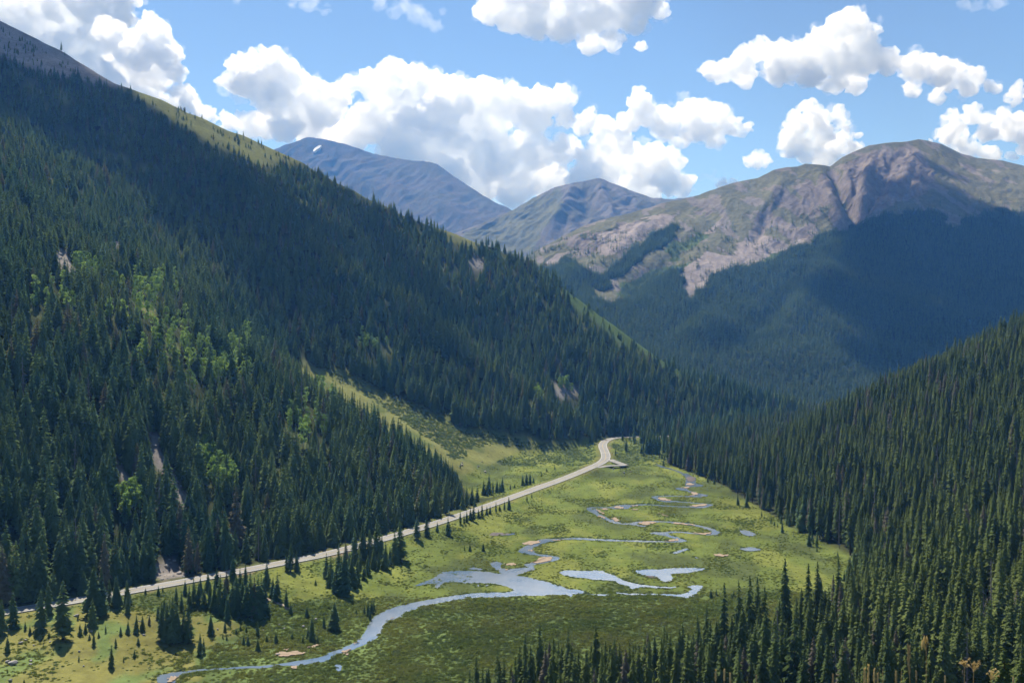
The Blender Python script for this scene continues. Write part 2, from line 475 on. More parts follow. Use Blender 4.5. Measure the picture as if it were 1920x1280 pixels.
# ------------------------------------------------------------------ stream, ponds and sand bars: flat sheets on the valley floor
def cA(l): return [(1100 + x / 5.333, 780 + y / 5.333) for x, y in l]
def cB(l): return [(880 + x / 3.84, 900 + y / 3.84) for x, y in l]
def cC(l): return [(700 + x / 4.8, 1020 + y / 4.8) for x, y in l]
def cD(l): return [(260 + x / 4.174, 1130 + y / 4.174) for x, y in l]
LAKE = (cD([(130, 570), (230, 550), (400, 525), (600, 510), (800, 500), (960, 490), (1150, 470), (1300, 445), (1420, 425), (1500, 385), (1580, 355), (1650, 330), (1720, 290), (1770, 230), (1800, 160), (1850, 100), (1900, 75)])
        + cC([(170, 570), (300, 535), (430, 510), (560, 485), (700, 465), (880, 440), (1000, 435), (1150, 435), (1240, 425), (1255, 410), (1220, 385), (1150, 368), (1050, 352), (930, 348), (830, 350), (740, 335), (640, 342), (600, 372), (580, 405), (550, 375), (540, 350), (480, 360), (400, 372), (290, 392), (300, 370), (380, 350), (350, 310), (270, 290), (330, 265), (420, 255), (560, 248), (750, 240), (900, 240), (1000, 245), (1120, 262), (1170, 272), (1270, 280), (1400, 295), (1480, 320), (1560, 335), (1640, 365), (1710, 380), (1740, 405), (1830, 405)])
        + cB([(845, 800), (830, 815), (900, 822), (1000, 818), (1015, 832), (900, 832), (845, 812)])
        + cC([(1790, 450), (1775, 482), (1760, 455), (1650, 455), (1500, 462), (1300, 465), (1150, 478), (1000, 475), (900, 480), (750, 500), (600, 525), (480, 550), (380, 585), (300, 620), (240, 660), (150, 690), (90, 725), (80, 775), (30, 850)])
        + cD([(1780, 320), (1700, 355), (1600, 385), (1560, 410), (1500, 440), (1450, 465), (1380, 465), (1250, 490), (1100, 490), (980, 510), (800, 515), (600, 522), (450, 537), (330, 567), (280, 600), (300, 630), (150, 630), (145, 600)]))
WATERS = [LAKE,
    cC([(1170, 280), (1130, 240), (1090, 215), (1045, 180), (1080, 155), (1150, 160), (1160, 175), (1140, 190), (1150, 215), (1200, 225), (1300, 215), (1400, 208), (1465, 215), (1440, 235), (1360, 255), (1290, 282), (1200, 284)]),
    cB([(380, 603), (440, 605), (490, 598), (560, 580), (590, 574), (600, 555), (640, 555), (655, 562), (610, 584), (540, 592), (480, 610), (430, 616)]),
    cB([(348, 510), (390, 480), (450, 465), (520, 435), (535, 420), (600, 428), (690, 425), (600, 442), (540, 455), (470, 480), (450, 500), (490, 530), (450, 527), (400, 532)]),
    cB([(690, 423), (800, 420), (900, 428), (1050, 431), (1200, 435), (1390, 438), (1390, 443), (1200, 441), (1050, 437), (900, 434), (800, 426), (690, 428)]),
    cB([(1290, 384), (1330, 371), (1440, 380), (1450, 402), (1400, 394), (1330, 390)]),
    cB([(1480, 412), (1520, 418), (1570, 441), (1510, 446), (1400, 445), (1390, 440), (1490, 436)]),
    cB([(1690, 340), (1740, 358), (1797, 370), (1795, 392), (1740, 396), (1720, 385), (1752, 372), (1700, 350), (1640, 332), (1550, 320), (1445, 310), (1450, 300), (1560, 308), (1650, 324)]),
    cB([(1145, 317), (1195, 298), (1350, 292), (1362, 300), (1250, 305), (1200, 312), (1225, 326), (1290, 325), (1250, 337), (1200, 328)]),
    cB([(838, 200), (880, 212), (930, 205), (925, 235), (960, 252), (1015, 280), (1085, 305), (1050, 315), (1010, 302), (960, 272), (910, 257), (890, 230)]),
    cB([(1000, 203), (1050, 182), (1100, 177), (1160, 176), (1225, 179), (1160, 190), (1150, 209), (1100, 205), (1050, 208)]),
    cA([(640, 808), (700, 803), (760, 828), (875, 853), (830, 864), (720, 852)]),
    cA([(1010, 910), (1100, 895), (1200, 878), (1275, 888), (1205, 917), (1100, 920)]),
    cA([(868, 725), (940, 712), (1000, 712), (1010, 738), (1100, 772), (1220, 785), (1205, 802), (1110, 812), (1000, 804), (1050, 790), (1075, 775), (1005, 748), (950, 742)]),
    cA([(980, 702), (985, 660), (995, 620), (965, 590), (972, 568), (1012, 573), (1045, 600), (1105, 615), (1085, 650), (1095, 675), (1175, 688), (1160, 705), (1060, 708)]),
    cA([(690, 470), (720, 490), (790, 510), (815, 518), (790, 522), (720, 505)]),
    cB([(645, 660), (700, 648), (850, 655), (900, 650), (960, 650), (985, 668), (1040, 680), (1080, 710), (1150, 735), (1250, 755), (1400, 770), (1500, 766), (1480, 777), (1380, 779), (1280, 772), (1220, 770), (1180, 787), (1155, 775), (1150, 760), (1080, 748), (1055, 725), (1000, 720), (900, 716), (800, 702), (700, 692), (660, 677)]),
    cB([(1180, 650), (1250, 645), (1300, 640), (1350, 645), (1430, 635), (1550, 630), (1620, 632), (1700, 635), (1690, 645), (1600, 665), (1520, 670), (1440, 672), (1470, 700), (1455, 730), (1420, 738), (1380, 725), (1360, 700), (1290, 690), (1220, 680)]),
    cB([(1030, 806), (1200, 816), (1400, 820), (1530, 823), (1585, 800), (1605, 778), (1555, 766), (1640, 755), (1690, 763), (1660, 790), (1640, 812), (1615, 842), (1560, 850), (1480, 834), (1300, 829), (1100, 823)]),
    cB([(1450, 522), (1500, 508), (1560, 490), (1588, 495), (1540, 514), (1480, 530)]),
    [(1382, 995), (1400, 993), (1422, 1003), (1402, 1006)], [(1382, 1028), (1410, 1025), (1434, 1031), (1405, 1034)],
    cB([(1610, 545), (1655, 560), (1640, 565)]), cB([(0, 630), (60, 633), (110, 645), (60, 650), (0, 642)]),
    cC([(395, 200), (450, 193), (445, 222), (420, 222)]), cC([(620, 92), (660, 88), (650, 104)]), cC([(440, 145), (500, 135), (480, 150)]),
    cC([(70, 370), (110, 365), (120, 378), (80, 380)]), cC([(880, 210), (920, 205), (905, 222)]), cC([(935, 368), (950, 362), (948, 385)]), cC([(1000, 372), (1040, 368), (1020, 380)]),
    cD([(1528, 478), (1597, 490), (1582, 540), (1545, 532)]), cB([(330, 380), (210, 395), (250, 400), (330, 390)])]
SANDS = [cC([(1150, 170), (1250, 168), (1290, 178), (1260, 195), (1200, 190)]), cC([(1180, 222), (1240, 222), (1200, 238)]),
    cB([(420, 600), (480, 585), (530, 545), (600, 548), (605, 575), (540, 588), (480, 604)]), cB([(365, 462), (450, 435), (530, 430), (470, 465), (400, 474)]), cB([(410, 505), (450, 497), (470, 510), (430, 512)]),
    cB([(600, 430), (700, 423), (660, 434), (600, 437)]), cB([(1385, 440), (1480, 430), (1500, 413), (1512, 440), (1430, 447)]),
    cB([(1592, 380), (1700, 374), (1752, 373), (1742, 393), (1650, 394)]), cB([(1450, 303), (1550, 311), (1640, 328), (1600, 326), (1500, 319)]),
    cB([(1200, 301), (1355, 295), (1322, 314), (1282, 334), (1235, 320)]), cB([(905, 210), (932, 207), (950, 230), (978, 258), (938, 237)]), cB([(900, 255), (960, 262), (990, 280), (940, 268)]),
    cB([(1015, 270), (1065, 268), (1085, 305), (1040, 297)]), cB([(1030, 195), (1090, 185), (1122, 204), (1060, 208)]), cB([(1150, 186), (1230, 179), (1180, 191)]), cB([(1160, 208), (1230, 212), (1180, 216)]),
    cB([(940, 205), (1010, 207), (1000, 215), (950, 214)]), cB([(1350, 232), (1395, 240), (1380, 250), (1440, 260), (1400, 262)]),
    cA([(700, 808), (762, 812), (872, 848), (800, 854), (730, 836)]), cA([(1015, 902), (1100, 884), (1235, 878), (1170, 898), (1060, 914)]),
    cA([(1030, 750), (1082, 760), (1145, 775), (1090, 797), (1005, 802), (1070, 785)]), cA([(935, 718), (1000, 705), (1052, 710), (1000, 730)]), cA([(985, 672), (1040, 665), (1078, 680), (1050, 700), (990, 695)]),
    cD([(220, 590), (280, 575), (330, 570), (270, 605), (280, 626), (230, 626)]), cD([(1590, 375), (1660, 362), (1650, 380), (1600, 395)]), cD([(1590, 400), (1650, 398), (1640, 410)]), cD([(1680, 315), (1725, 308), (1700, 328)]),
    cD([(1060, 400), (1120, 385), (1250, 380), (1330, 392), (1280, 408), (1150, 420), (1080, 420)]), cD([(1310, 350), (1420, 325), (1430, 335), (1340, 362)]), cD([(1190, 505), (1240, 500), (1220, 525)]),
    cD([(1120, 375), (1180, 362), (1160, 378)]), cB([(1740, 535), (1800, 531), (1880, 543), (1840, 556), (1780, 548)]), cC([(150, 680), (200, 660), (180, 672)])]
MUDS = [cA([(1000, 600), (1090, 612), (1075, 655), (1000, 655)]), cB([(85, 375), (210, 380), (330, 385), (200, 402), (120, 395)]), cB([(1250, 690), (1330, 690), (1380, 712), (1300, 700)])]

CHAN = (cA([(705, 490), (790, 515), (900, 545), (985, 585), (1050, 640), (1060, 700), (950, 728), (1010, 745), (1090, 770), (1200, 790), (1100, 806), (950, 800), (760, 795), (640, 806), (740, 835), (880, 852), (1100, 868), (1280, 884), (1150, 905), (1000, 906), (800, 898), (600, 880)])
        + cB([(1180, 181), (1090, 178), (1000, 200), (920, 195), (845, 202), (900, 235), (985, 280), (1070, 312), (1150, 316), (1210, 300), (1350, 296), (1470, 302), (1600, 314), (1720, 345), (1795, 374), (1740, 394), (1620, 384), (1500, 370), (1400, 378), (1300, 380), (1420, 396), (1500, 418), (1560, 442), (1400, 443), (1200, 438), (950, 430), (770, 414), (640, 426), (530, 425), (440, 470), (350, 510), (430, 527), (520, 540), (620, 552), (640, 562), (560, 585), (400, 606), (470, 630), (340, 640)]))
CHW = chaikin([on_z(px, py, 0) for px, py in CHAN], 3, False)
ribbon('stream', [(x, y, .055) for x, y in CHW], 2.9, M_WATER, 0, .3, 0, True)
def sheet(name, polys, mat, z0, dz, seed, rough=.35):
    rng = random.Random(seed); W2 = []
    V = []; Fc = []
    for k, p in enumerate(polys):
        w = chaikin([on_z(px, py, 0) for px, py in p], 2)
        q = []
        for i, (x, y) in enumerate(w):
            j = rough * min(1, y / 500)
            q.append((x + rng.uniform(-j, j), y + rng.uniform(-j, j) * 2))
        W2.append(q); b = len(V); z = z0 + dz * k
        V += [(x, y, z) for x, y in q]
        Fc.append(tuple(range(b, b + len(q))))
    bm = bmesh.new(); vs = [bm.verts.new(v) for v in V]
    for f in Fc: bm.faces.new([vs[i] for i in f])
    bmesh.ops.recalc_face_normals(bm, faces=bm.faces)
    for f in bm.faces:
        if f.normal.z < 0: f.normal_flip()
    bmesh.ops.triangulate(bm, faces=bm.faces[:])
    me = bpy.data.meshes.new(name); bm.to_mesh(me); bm.free(); me.materials.append(mat)
    o = bpy.data.objects.new(name, me); COL.objects.link(o); tag(o, kind='structure')
    return W2
WPOLY = sheet('water', WATERS, M_WATER, .06, .004, 3)
def slim(p):                                            # bars taper into the bend instead of ending round
    cx = sum(a for a, _ in p) / len(p); cy_ = sum(b for _, b in p) / len(p)
    return [(cx + (a - cx) * .95, cy_ + (b - cy_) * .78) for a, b in p]
SPOLY = sheet('sand', [slim(p) for p in SANDS], M_SAND, .24, .004, 4, .9)
sheet('mud', MUDS, M_MUD, .21, .004, 5)
# ------------------------------------------------------------------ the far mountains
def loft(name, curves, step, rows, namp, nsc, seed, carve=(), back=.55, crest_keep=.3, rockpoly=None, bigk=1.2, side=0.0):
    x0 = curves[0][0][0]; x1 = curves[0][-1][0]
    cols = np.arange(x0, x1 + .1, step)
    K = len(curves); tk = np.linspace(0, 1, K)
    PY = np.array([np.interp(cols, [p[0] for p in c], [p[1] for p in c]) for c in curves])
    D = np.array([np.interp(cols, [p[0] for p in c], [p[2] for p in c]) for c in curves])
    k = np.ones(9) / 9
    for i in range(K):
        D[i] = np.convolve(np.pad(D[i], 4, 'edge'), k, 'valid')
        if i < K - 1: PY[i] = np.convolve(np.pad(PY[i], 4, 'edge'), k, 'valid')
    t = np.linspace(0, 1, rows)
    def interp(A):
        o = np.empty((rows, len(cols)))
        for j in range(len(cols)): o[:, j] = np.interp(t, tk, A[:, j])
        w = rows // (K * 2) | 1
        s = np.pad(o, ((w // 2, w // 2), (0, 0)), 'edge'); s = np.cumsum(np.pad(s, ((1, 0), (0, 0))), 0)
        s = (s[w:] - s[:-w]) / w
        s[-1] = o[-1]; f = np.clip((rows - 1 - np.arange(rows)) / (w / 2), 0, 1)[:, None]
        return s * f + o * (1 - f)
    py = interp(PY); d = interp(D)
    T = np.repeat(t[:, None], len(cols), 1); PX = np.repeat(cols[None], rows, 0)
    nb = 10
    bd = np.linspace(.04, 1, nb)[:, None] * 900
    db = d[-1][None] + bd
    X = (PX - CX) / F * d; Y = d; Z = CAMZ - (py - CY) / F * d
    u = X * .91 - Y * .41; v = X * .41 + Y * .91
    up = np.clip((T - .25) / .4, 0, 1)
    w = (1 - (1 - crest_keep) * sstep(.86, 1, T)) * np.clip(T * 6, 0, 1)
    rn = ridged(u / nsc + .35 * fbm(u / nsc / 2, v / nsc / 3, 2, seed + 9), v / (nsc * 4.2), 5, seed, .55)
    big = fbm(u / (nsc * 4), v / (nsc * 5), 3, seed + 5)
    A = np.full(PX.shape, .4 if rockpoly else 1.0)
    if rockpoly:
        for p, k9 in zip(rockpoly, (1.2, .6, .8, .6, .7)): A = np.where(inpoly(PX, py, p), k9, A)
        for _ in range(6):
            q = np.pad(A, 1, 'edge'); A = (q[1:-1, 1:-1] + q[:-2, 1:-1] + q[2:, 1:-1] + q[1:-1, :-2] + q[1:-1, 2:]) / 5
    Z = Z + w * namp * (A * (rn - .9) * (.35 + .65 * up) + big * bigk)
    for pl, wid, amp in carve:
        dd, aa = dist_line(PX, py, [(a, b, c) for a, b, c in pl])
        Z = Z + .75 * amp * aa * np.exp(-(dd / wid) ** 2) * w
    zb = Z[-1][None] - back * bd
    X = np.concatenate([X, (PX[:1] - CX) / F * db]); Y = np.concatenate([Y, db]); Z = np.concatenate([Z, zb])
    T = np.concatenate([T, np.full((nb, len(cols)), 1.0)])
    V = np.stack([X.ravel(), Y.ravel(), Z.ravel()], 1)
    nr, nc = X.shape; idx = np.arange(nr * nc).reshape(nr, nc)
    Fq = np.stack([idx[:-1, :-1], idx[:-1, 1:], idx[1:, 1:], idx[1:, :-1]], -1).reshape(-1, 4)
    o = mesh(name, V, Fq, [M_MTN], True); tag(o, kind='structure')
    return o, V, T.ravel(), rn.ravel()

BIG = [
 [(940, 640, 1500), (1200, 720, 1560), (1400, 765, 1560), (1500, 778, 1560), (1600, 778, 1600), (1750, 765, 1650), (1920, 745, 1650), (2300, 740, 1650)],
 [(940, 590, 1900), (1100, 580, 2000), (1200, 585, 2050), (1300, 590, 2050), (1400, 600, 2050), (1500, 610, 2050), (1600, 600, 2100), (1700, 590, 2150), (1800, 580, 2200), (1920, 590, 2200), (2300, 600, 2200)],
 [(940, 540, 2200), (1060, 510, 2300), (1200, 480, 2400), (1300, 475, 2450), (1400, 470, 2500), (1500, 460, 2550), (1600, 455, 2650), (1700, 450, 2700), (1800, 445, 2750), (1920, 455, 2750), (2300, 520, 2700)],
 [(940, 518, 2400), (1000, 488, 2450), (1060, 458, 2520), (1130, 435, 2570), (1200, 425, 2640), (1270, 412, 2720), (1350, 390, 2800), (1400, 378, 2840), (1470, 362, 2900), (1510, 356, 2950), (1560, 360, 2950), (1600, 345, 3050), (1660, 335, 3120), (1730, 330, 3200), (1790, 335, 3250), (1830, 345, 3250), (1880, 350, 3250), (1920, 360, 3200), (2300, 450, 3000)],
 [(940, 506, 2500), (985, 482, 2550), (1060, 440, 2650), (1095, 424, 2690), (1130, 412, 2720), (1170, 402, 2760), (1200, 395, 2800), (1240, 381, 2850), (1270, 375, 2900), (1310, 366, 2940), (1350, 351, 3000), (1375, 343, 3020), (1400, 337, 3050), (1420, 334, 3070), (1450, 318, 3110), (1475, 314, 3150), (1495, 312, 3180), (1510, 307, 3200), (1530, 308, 3240), (1556, 309, 3300), (1580, 294, 3350), (1600, 285, 3400), (1630, 273, 3450), (1660, 269, 3500), (1700, 266, 3560), (1722, 261, 3600), (1740, 263, 3610), (1765, 270, 3620), (1800, 287, 3620), (1830, 296, 3620), (1880, 301, 3620), (1920, 312, 3600), (2000, 335, 3500), (2300, 440, 3400)],
]
CARVE = [([(1560, 312, .5), (1575, 345, 1), (1592, 378, 1), (1606, 405, 1), (1590, 425, .6), (1560, 445, .3)], 11, -52),
         ([(1530, 325, .3), (1548, 350, 1), (1560, 380, 1), (1578, 410, .6)], 12, 26),
         ([(1440, 400, .5), (1430, 425, 1), (1418, 445, .6)], 10, -30),
         ([(1475, 325, .3), (1455, 360, 1), (1440, 385, 1), (1425, 400, .5)], 12, 24),
         ([(1640, 290, .3), (1632, 320, 1), (1622, 350, 1), (1612, 395, .5)], 9, 22), ([(1610, 300, .3), (1605, 340, 1), (1603, 380, .6)], 7, -16),
         ([(1680, 285, .3), (1668, 320, 1), (1650, 355, 1), (1622, 400, .4)], 9, -20), ([(1720, 285, .3), (1705, 320, 1), (1685, 355, 1)], 11, 18),
         ([(1270, 385, .3), (1200, 440, 1), (1120, 500, 1), (1050, 540, .5)], 16, 18), ([(1330, 430, .3), (1250, 490, 1), (1180, 545, 1)], 15, -22),
         ([(1290, 540, .5), (1330, 560, 1), (1250, 620, .7)], 18, -22), ([(1500, 520, .6), (1450, 580, 1), (1380, 640, .7)], 20, -26),
         ([(1560, 510, .5), (1510, 570, 1), (1490, 600, .8)], 22, 22), ([(1380, 700, .6), (1470, 682, 1), (1560, 690, .6)], 26, 22)]
GRS = np.array((.138, .136, .088)); RCK = np.array((.190, .165, .155)); SCR = np.array((.270, .232, .214)); FST = np.array((.040, .050, .026)); GRN = np.array((.095, .125, .05))
BIG_ROCK = [[(1568, 312), (1610, 292), (1660, 278), (1715, 282), (1755, 325), (1738, 362), (1690, 378), (1640, 400), (1606, 420), (1585, 370)],
            [(1385, 462), (1420, 410), (1455, 375), (1480, 350), (1530, 330), (1562, 322), (1590, 370), (1602, 410), (1590, 430), (1520, 448), (1440, 468)],
            [(1060, 450), (1110, 425), (1160, 418), (1190, 425), (1160, 450), (1120, 470), (1085, 470)], [(1300, 400), (1330, 385), (1345, 392), (1310, 412)], [(1000, 520), (1040, 495), (1080, 480), (1050, 510), (1010, 535)]]
BIG_SCREE = [[(1285, 490), (1330, 478), (1380, 468), (1415, 430), (1442, 405), (1436, 440), (1452, 466), (1525, 438), (1522, 444), (1440, 482), (1340, 520), (1292, 552), (1282, 522)],
             [(1128, 445), (1170, 420), (1220, 408), (1275, 402), (1260, 420), (1185, 452), (1140, 478), (1112, 470)], [(992, 508), (1040, 482), (1085, 462), (1060, 485), (1010, 512)],
             [(1320, 430), (1350, 420), (1340, 432), (1318, 440)], [(1596, 420), (1640, 398), (1650, 402), (1605, 428), (1590, 432)], [(1280, 640), (1330, 615), (1345, 622), (1300, 645)]]
BIG_GREEN = [[(1150, 545), (1220, 510), (1290, 485), (1285, 500), (1230, 535), (1180, 560)], [(1260, 455), (1300, 440), (1330, 440), (1290, 470), (1240, 490)], [(985, 500), (1040, 510), (1120, 505), (1130, 540), (1060, 545), (1000, 540)], [(1430, 485), (1470, 470), (1480, 476), (1440, 492)]]
BIG_FOREST = [[(1291, 556), (1345, 517), (1440, 486), (1540, 440), (1600, 424), (1650, 404), (1700, 396), (1725, 390), (1762, 396), (1778, 425), (1800, 432), (1830, 404), (1880, 392), (1920, 402), (2300, 470), (2300, 800), (1000, 800), (940, 545), (1000, 548), (1130, 560), (1200, 566), (1282, 560)],
              [(1105, 530), (1180, 472), (1250, 424), (1274, 432), (1258, 456), (1185, 502), (1130, 545)], [(1180, 555), (1230, 520), (1278, 502), (1290, 520), (1284, 560), (1200, 570)], [(940, 530), (1000, 512), (1060, 490), (1090, 500), (1130, 520), (1100, 560), (980, 560)]]
MOUNT, MV, MT, _ = loft('mountain', BIG, 2.5, 460, 6.5, 40, 41, CARVE, rockpoly=BIG_ROCK, bigk=1.0)
MOUNT['label'] = 'bare topped mountain with a rocky gully and dark forest on its lower slopes'
FARL = [
 [(430, 560, 4600), (700, 560, 4600), (900, 560, 4600), (1100, 560, 4600)],
 [(430, 420, 5400), (560, 400, 5500), (700, 400, 5500), (800, 430, 5300), (900, 470, 5100), (1100, 520, 4900)],
 [(430, 330, 6000), (500, 285, 6100), (540, 270, 6200), (560, 262, 6250), (575, 257, 6300), (600, 260, 6300), (640, 268, 6300), (700, 287, 6300), (760, 300, 6250), (800, 302, 6200), (820, 308, 6150), (850, 330, 6050), (880, 350, 5950), (920, 375, 5800), (955, 391, 5700), (1000, 420, 5600), (1100, 480, 5400)]]
FAR1, F1V, F1T, _ = loft('mountain', FARL, 3.0, 220, 11, 75, 77, [([(810, 385, .6), (850, 400, 1), (910, 430, .6)], 16, 55), ([(620, 280, .4), (640, 330, 1), (700, 390, 1)], 14, -50), ([(760, 310, .4), (740, 350, 1), (770, 400, .6)], 14, 45)])
FARC = [
 [(820, 560, 3600), (1000, 560, 3600), (1200, 560, 3600), (1400, 560, 3600)],
 [(820, 470, 4000), (900, 440, 4200), (1000, 430, 4300), (1100, 420, 4300), (1200, 430, 4300), (1400, 440, 4300)],
 [(820, 450, 4300), (900, 420, 4500), (940, 402, 4600), (965, 391, 4680), (1000, 370, 4780), (1040, 350, 4880), (1072, 345, 4920), (1090, 340, 4950), (1110, 337, 4970), (1123, 335, 4980), (1140, 340, 5000), (1160, 348, 5000), (1180, 357, 5050), (1220, 370, 5100), (1260, 373, 5150), (1300, 368, 5200), (1340, 374, 5200), (1400, 400, 5200)]]
FAR2, F2V, F2T, _ = loft('mountain', FARC, 3.0, 220, 12, 70, 91, [([(1075, 346, .4), (1068, 380, 1), (1050, 410, 1), (1030, 440, .6)], 13, 60), ([(1125, 337, .4), (1130, 370, 1), (1150, 400, .7)], 10, 40), ([(1100, 350, .5), (1100, 390, 1), (1085, 430, .6)], 10, -50)])
FAR1['label'] = 'distant blue mountain with one small snow patch below its summit'
FAR2['label'] = 'distant grey pointed mountain at the head of the valley'

def paint_big():
    x, y, z = MV.T
    px, py = pix(x, y, z)
    jx = fbm(x / 90, y / 90, 4, 131) * 14; jy = fbm(x / 90, y / 90, 4, 137) * 10
    qx, qy = px + jx, py + jy
    c = np.tile(GRS, (len(x), 1))
    gz = fbm(x / 60, y / 140, 4, 151)
    c = np.where((gz > .3)[:, None], RCK * .9 + GRS * .2, c)
    for p in BIG_GREEN: c = np.where(inpoly(qx, qy, p)[:, None], GRN, c)
    for p in BIG_ROCK: c = np.where((inpoly(qx, qy, p) & (gz > (-9 if p is BIG_ROCK[0] else -.25)))[:, None], RCK * (1 + .22 * fbm(x / 40, y / 120, 4, 171))[:, None], c)
    for p in BIG_SCREE: c = np.where(inpoly(qx, qy, p)[:, None], SCR * (1 + .15 * fbm(x / 25, y / 120, 3, 173))[:, None], c)
    fo = np.zeros(len(x), bool)
    for p in BIG_FOREST: fo |= inpoly(qx, qy, p)
    c = np.where(fo[:, None], FST, c)
    color_attr(MOUNT.data, 'col', c)
paint_big()
def paint_far(o, V, base, alt, green, snow=None, seed=0):
    x, y, z = V.T; px, py = pix(x, y, z)
    n = fbm(x / 150, y / 400, 5, seed)
    c = np.where((n > 0)[:, None], base, alt)
    if green: c = np.where((inpoly(px + n * 14, py + n * 10, green))[:, None], np.array((.135, .135, .085)), c)
    if snow: c = np.where(inpoly(px, py, snow)[:, None], np.array((.85, .85, .87)), c)
    color_attr(o.data, 'col', c)
paint_far(FAR1, F1V, np.array((.115, .105, .10)), np.array((.10, .096, .085)), None, None, 201)
paint_far(FAR2, F2V, np.array((.155, .142, .135)), np.array((.12, .116, .10)), [(820, 480), (900, 425), (1000, 375), (1060, 352), (1050, 400), (1020, 440), (1000, 470), (940, 480)], None, 211)
BVH_M = bvh_of(MOUNT); BVH_1 = bvh_of(FAR1)
def snow_patch():
    pts = [(588, 286), (592, 281), (599, 276), (604, 276), (601, 280), (595, 284), (590, 288)]
    V = [cast(px, py, [BVH_1]) for px, py in pts]
    V = [p + Vector((0, -22, 8)) for p in V]
    n = len(V)
    V += [p + Vector((0, 30, -12)) for p in V]
    Fc = [tuple(range(n))] + [(i, (i + 1) % n, n + (i + 1) % n, n + i) for i in range(n)]
    m = plain_mat('old_snow', (.72, .73, .76), (.85, .86, .88), .01)
    o = mesh('snow', V, Fc, [m]); tag(o, kind='structure')
snow_patch()

# ------------------------------------------------------------------ plants
def spruce(seed, levels, blades, width, base=.06, droop=.4, fill=1.0, sub=True, gap=0.0, power=.85):
    rg = random.Random(seed); V = []; Fc = []
    def add(*p):
        b = len(V); V.extend(p); return b
    asym = rg.uniform(0, 6.28)
    for i in range(levels):
        t = (i + rg.uniform(-.3, .3)) / (levels - 1)
        t = min(max(t, 0), 1)
        h = base + (1 - base) * (t ** .92) * .985
        r = width * ((1 - t) ** power) * (1 if t > .12 else .72 + t * 2.3) + .008
        nb = max(4, int(blades * (.55 + .45 * (1 - t))))
        a0 = rg.uniform(0, 6.28)
        for k in range(nb):
            if rg.random() < gap: continue
            a = a0 + 6.283 * k / nb + rg.uniform(-.25, .25)
            L = r * rg.uniform(.62, 1.18) * (1 + .12 * math.cos(a - asym))
            dx, dy = math.cos(a), math.sin(a); sx, sy = -dy, dx
            w = L * rg.uniform(.26, .42) * fill + .004
            z0 = h + rg.uniform(-.006, .006)
            zm = z0 - L * droop * .35 + rg.uniform(-.1, .1) * L; zt = z0 - L * droop + L * rg.uniform(-.12, .2)
            m = .55
            b = add((dx * L * .06, dy * L * .06, z0 + .008), (dx * L * m + sx * w, dy * L * m + sy * w, zm - w * .45), (dx * L * m, dy * L * m, zm + w * .25),
                    (dx * L * m - sx * w, dy * L * m - sy * w, zm - w * .45), (dx * L, dy * L, zt))
            Fc.extend([(b, b + 1, b + 2), (b, b + 2, b + 3), (b + 1, b + 4, b + 2), (b + 2, b + 4, b + 3)])
            if sub:
                for s in (-1, 1):
                    q = rg.uniform(.35, .8)
                    bx, by, bz = dx * L * q, dy * L * q, z0 + (zt - z0) * q
                    c = add((bx, by, bz + .004), (bx + (sx * s * .9 + dx * .5) * w * 1.25, by + (sy * s * .9 + dy * .5) * w * 1.25, bz - w * rg.uniform(.3, 1.1)), (bx + dx * w * .7, by + dy * w * .7, bz - w * .5))
                    Fc.append((c, c + 1, c + 2))
    b = add((0, 0, 1.0), (.010, 0, .93), (-.006, .009, .93), (-.006, -.009, .93))
    Fc.extend([(b, b + 1, b + 2), (b, b + 2, b + 3), (b, b + 3, b + 1)])
    return V, Fc

def trunk(h=.9, r=.012, n=6, lean=0):
    V = []; Fc = []
    for k, (z, q) in enumerate(((-.06, 1.35), (.02, 1.1), (.45 * h, .75), (h, .15))):
        for i in range(n):
            a = 6.283 * i / n; V.append((math.cos(a) * r * q + lean * z, math.sin(a) * r * q, z))
        if k:
            for i in range(n): Fc.append(((k - 1) * n + i, (k - 1) * n + (i + 1) % n, k * n + (i + 1) % n, k * n + i))
    return V, Fc

def merged(name, parts, link=False):
    V = []; Fc = []; mi = []; mats = []
    for (v, f), m in parts:
        b = len(V); V += list(v); Fc += [tuple(i + b for i in q) for q in f]
        if m not in mats: mats.append(m)
        mi += [mats.index(m)] * len(f)
    return mesh(name, V, Fc, mats, False, None, link, mi)

def deadtree(seed):
    rg = random.Random(seed); V, Fc = trunk(.97, .011, 5)
    for i in range(46):
        h = rg.uniform(.22, .95); L = (.10 * (1 - h) + .025) * rg.uniform(.5, 1.3); a = rg.uniform(0, 6.28); w = .0035
        dx, dy = math.cos(a), math.sin(a)
        b = len(V); e = h - L * rg.uniform(-.2, .7)
        V += [(0, 0, h + w), (0, 0, h - w * 1.6), (dx * L - dy * w, dy * L + dx * w, e)]
        V += [(dx * L * .5, dy * L * .5, (h + e) / 2), (dx * L * .7 - dy * L * .35, dy * L * .7 + dx * L * .35, e - L * .3), (dx * L * .6, dy * L * .6, (h + e) / 2 - .012)]
        Fc += [(b, b + 1, b + 2), (b + 3, b + 4, b + 5)]
    return V, Fc

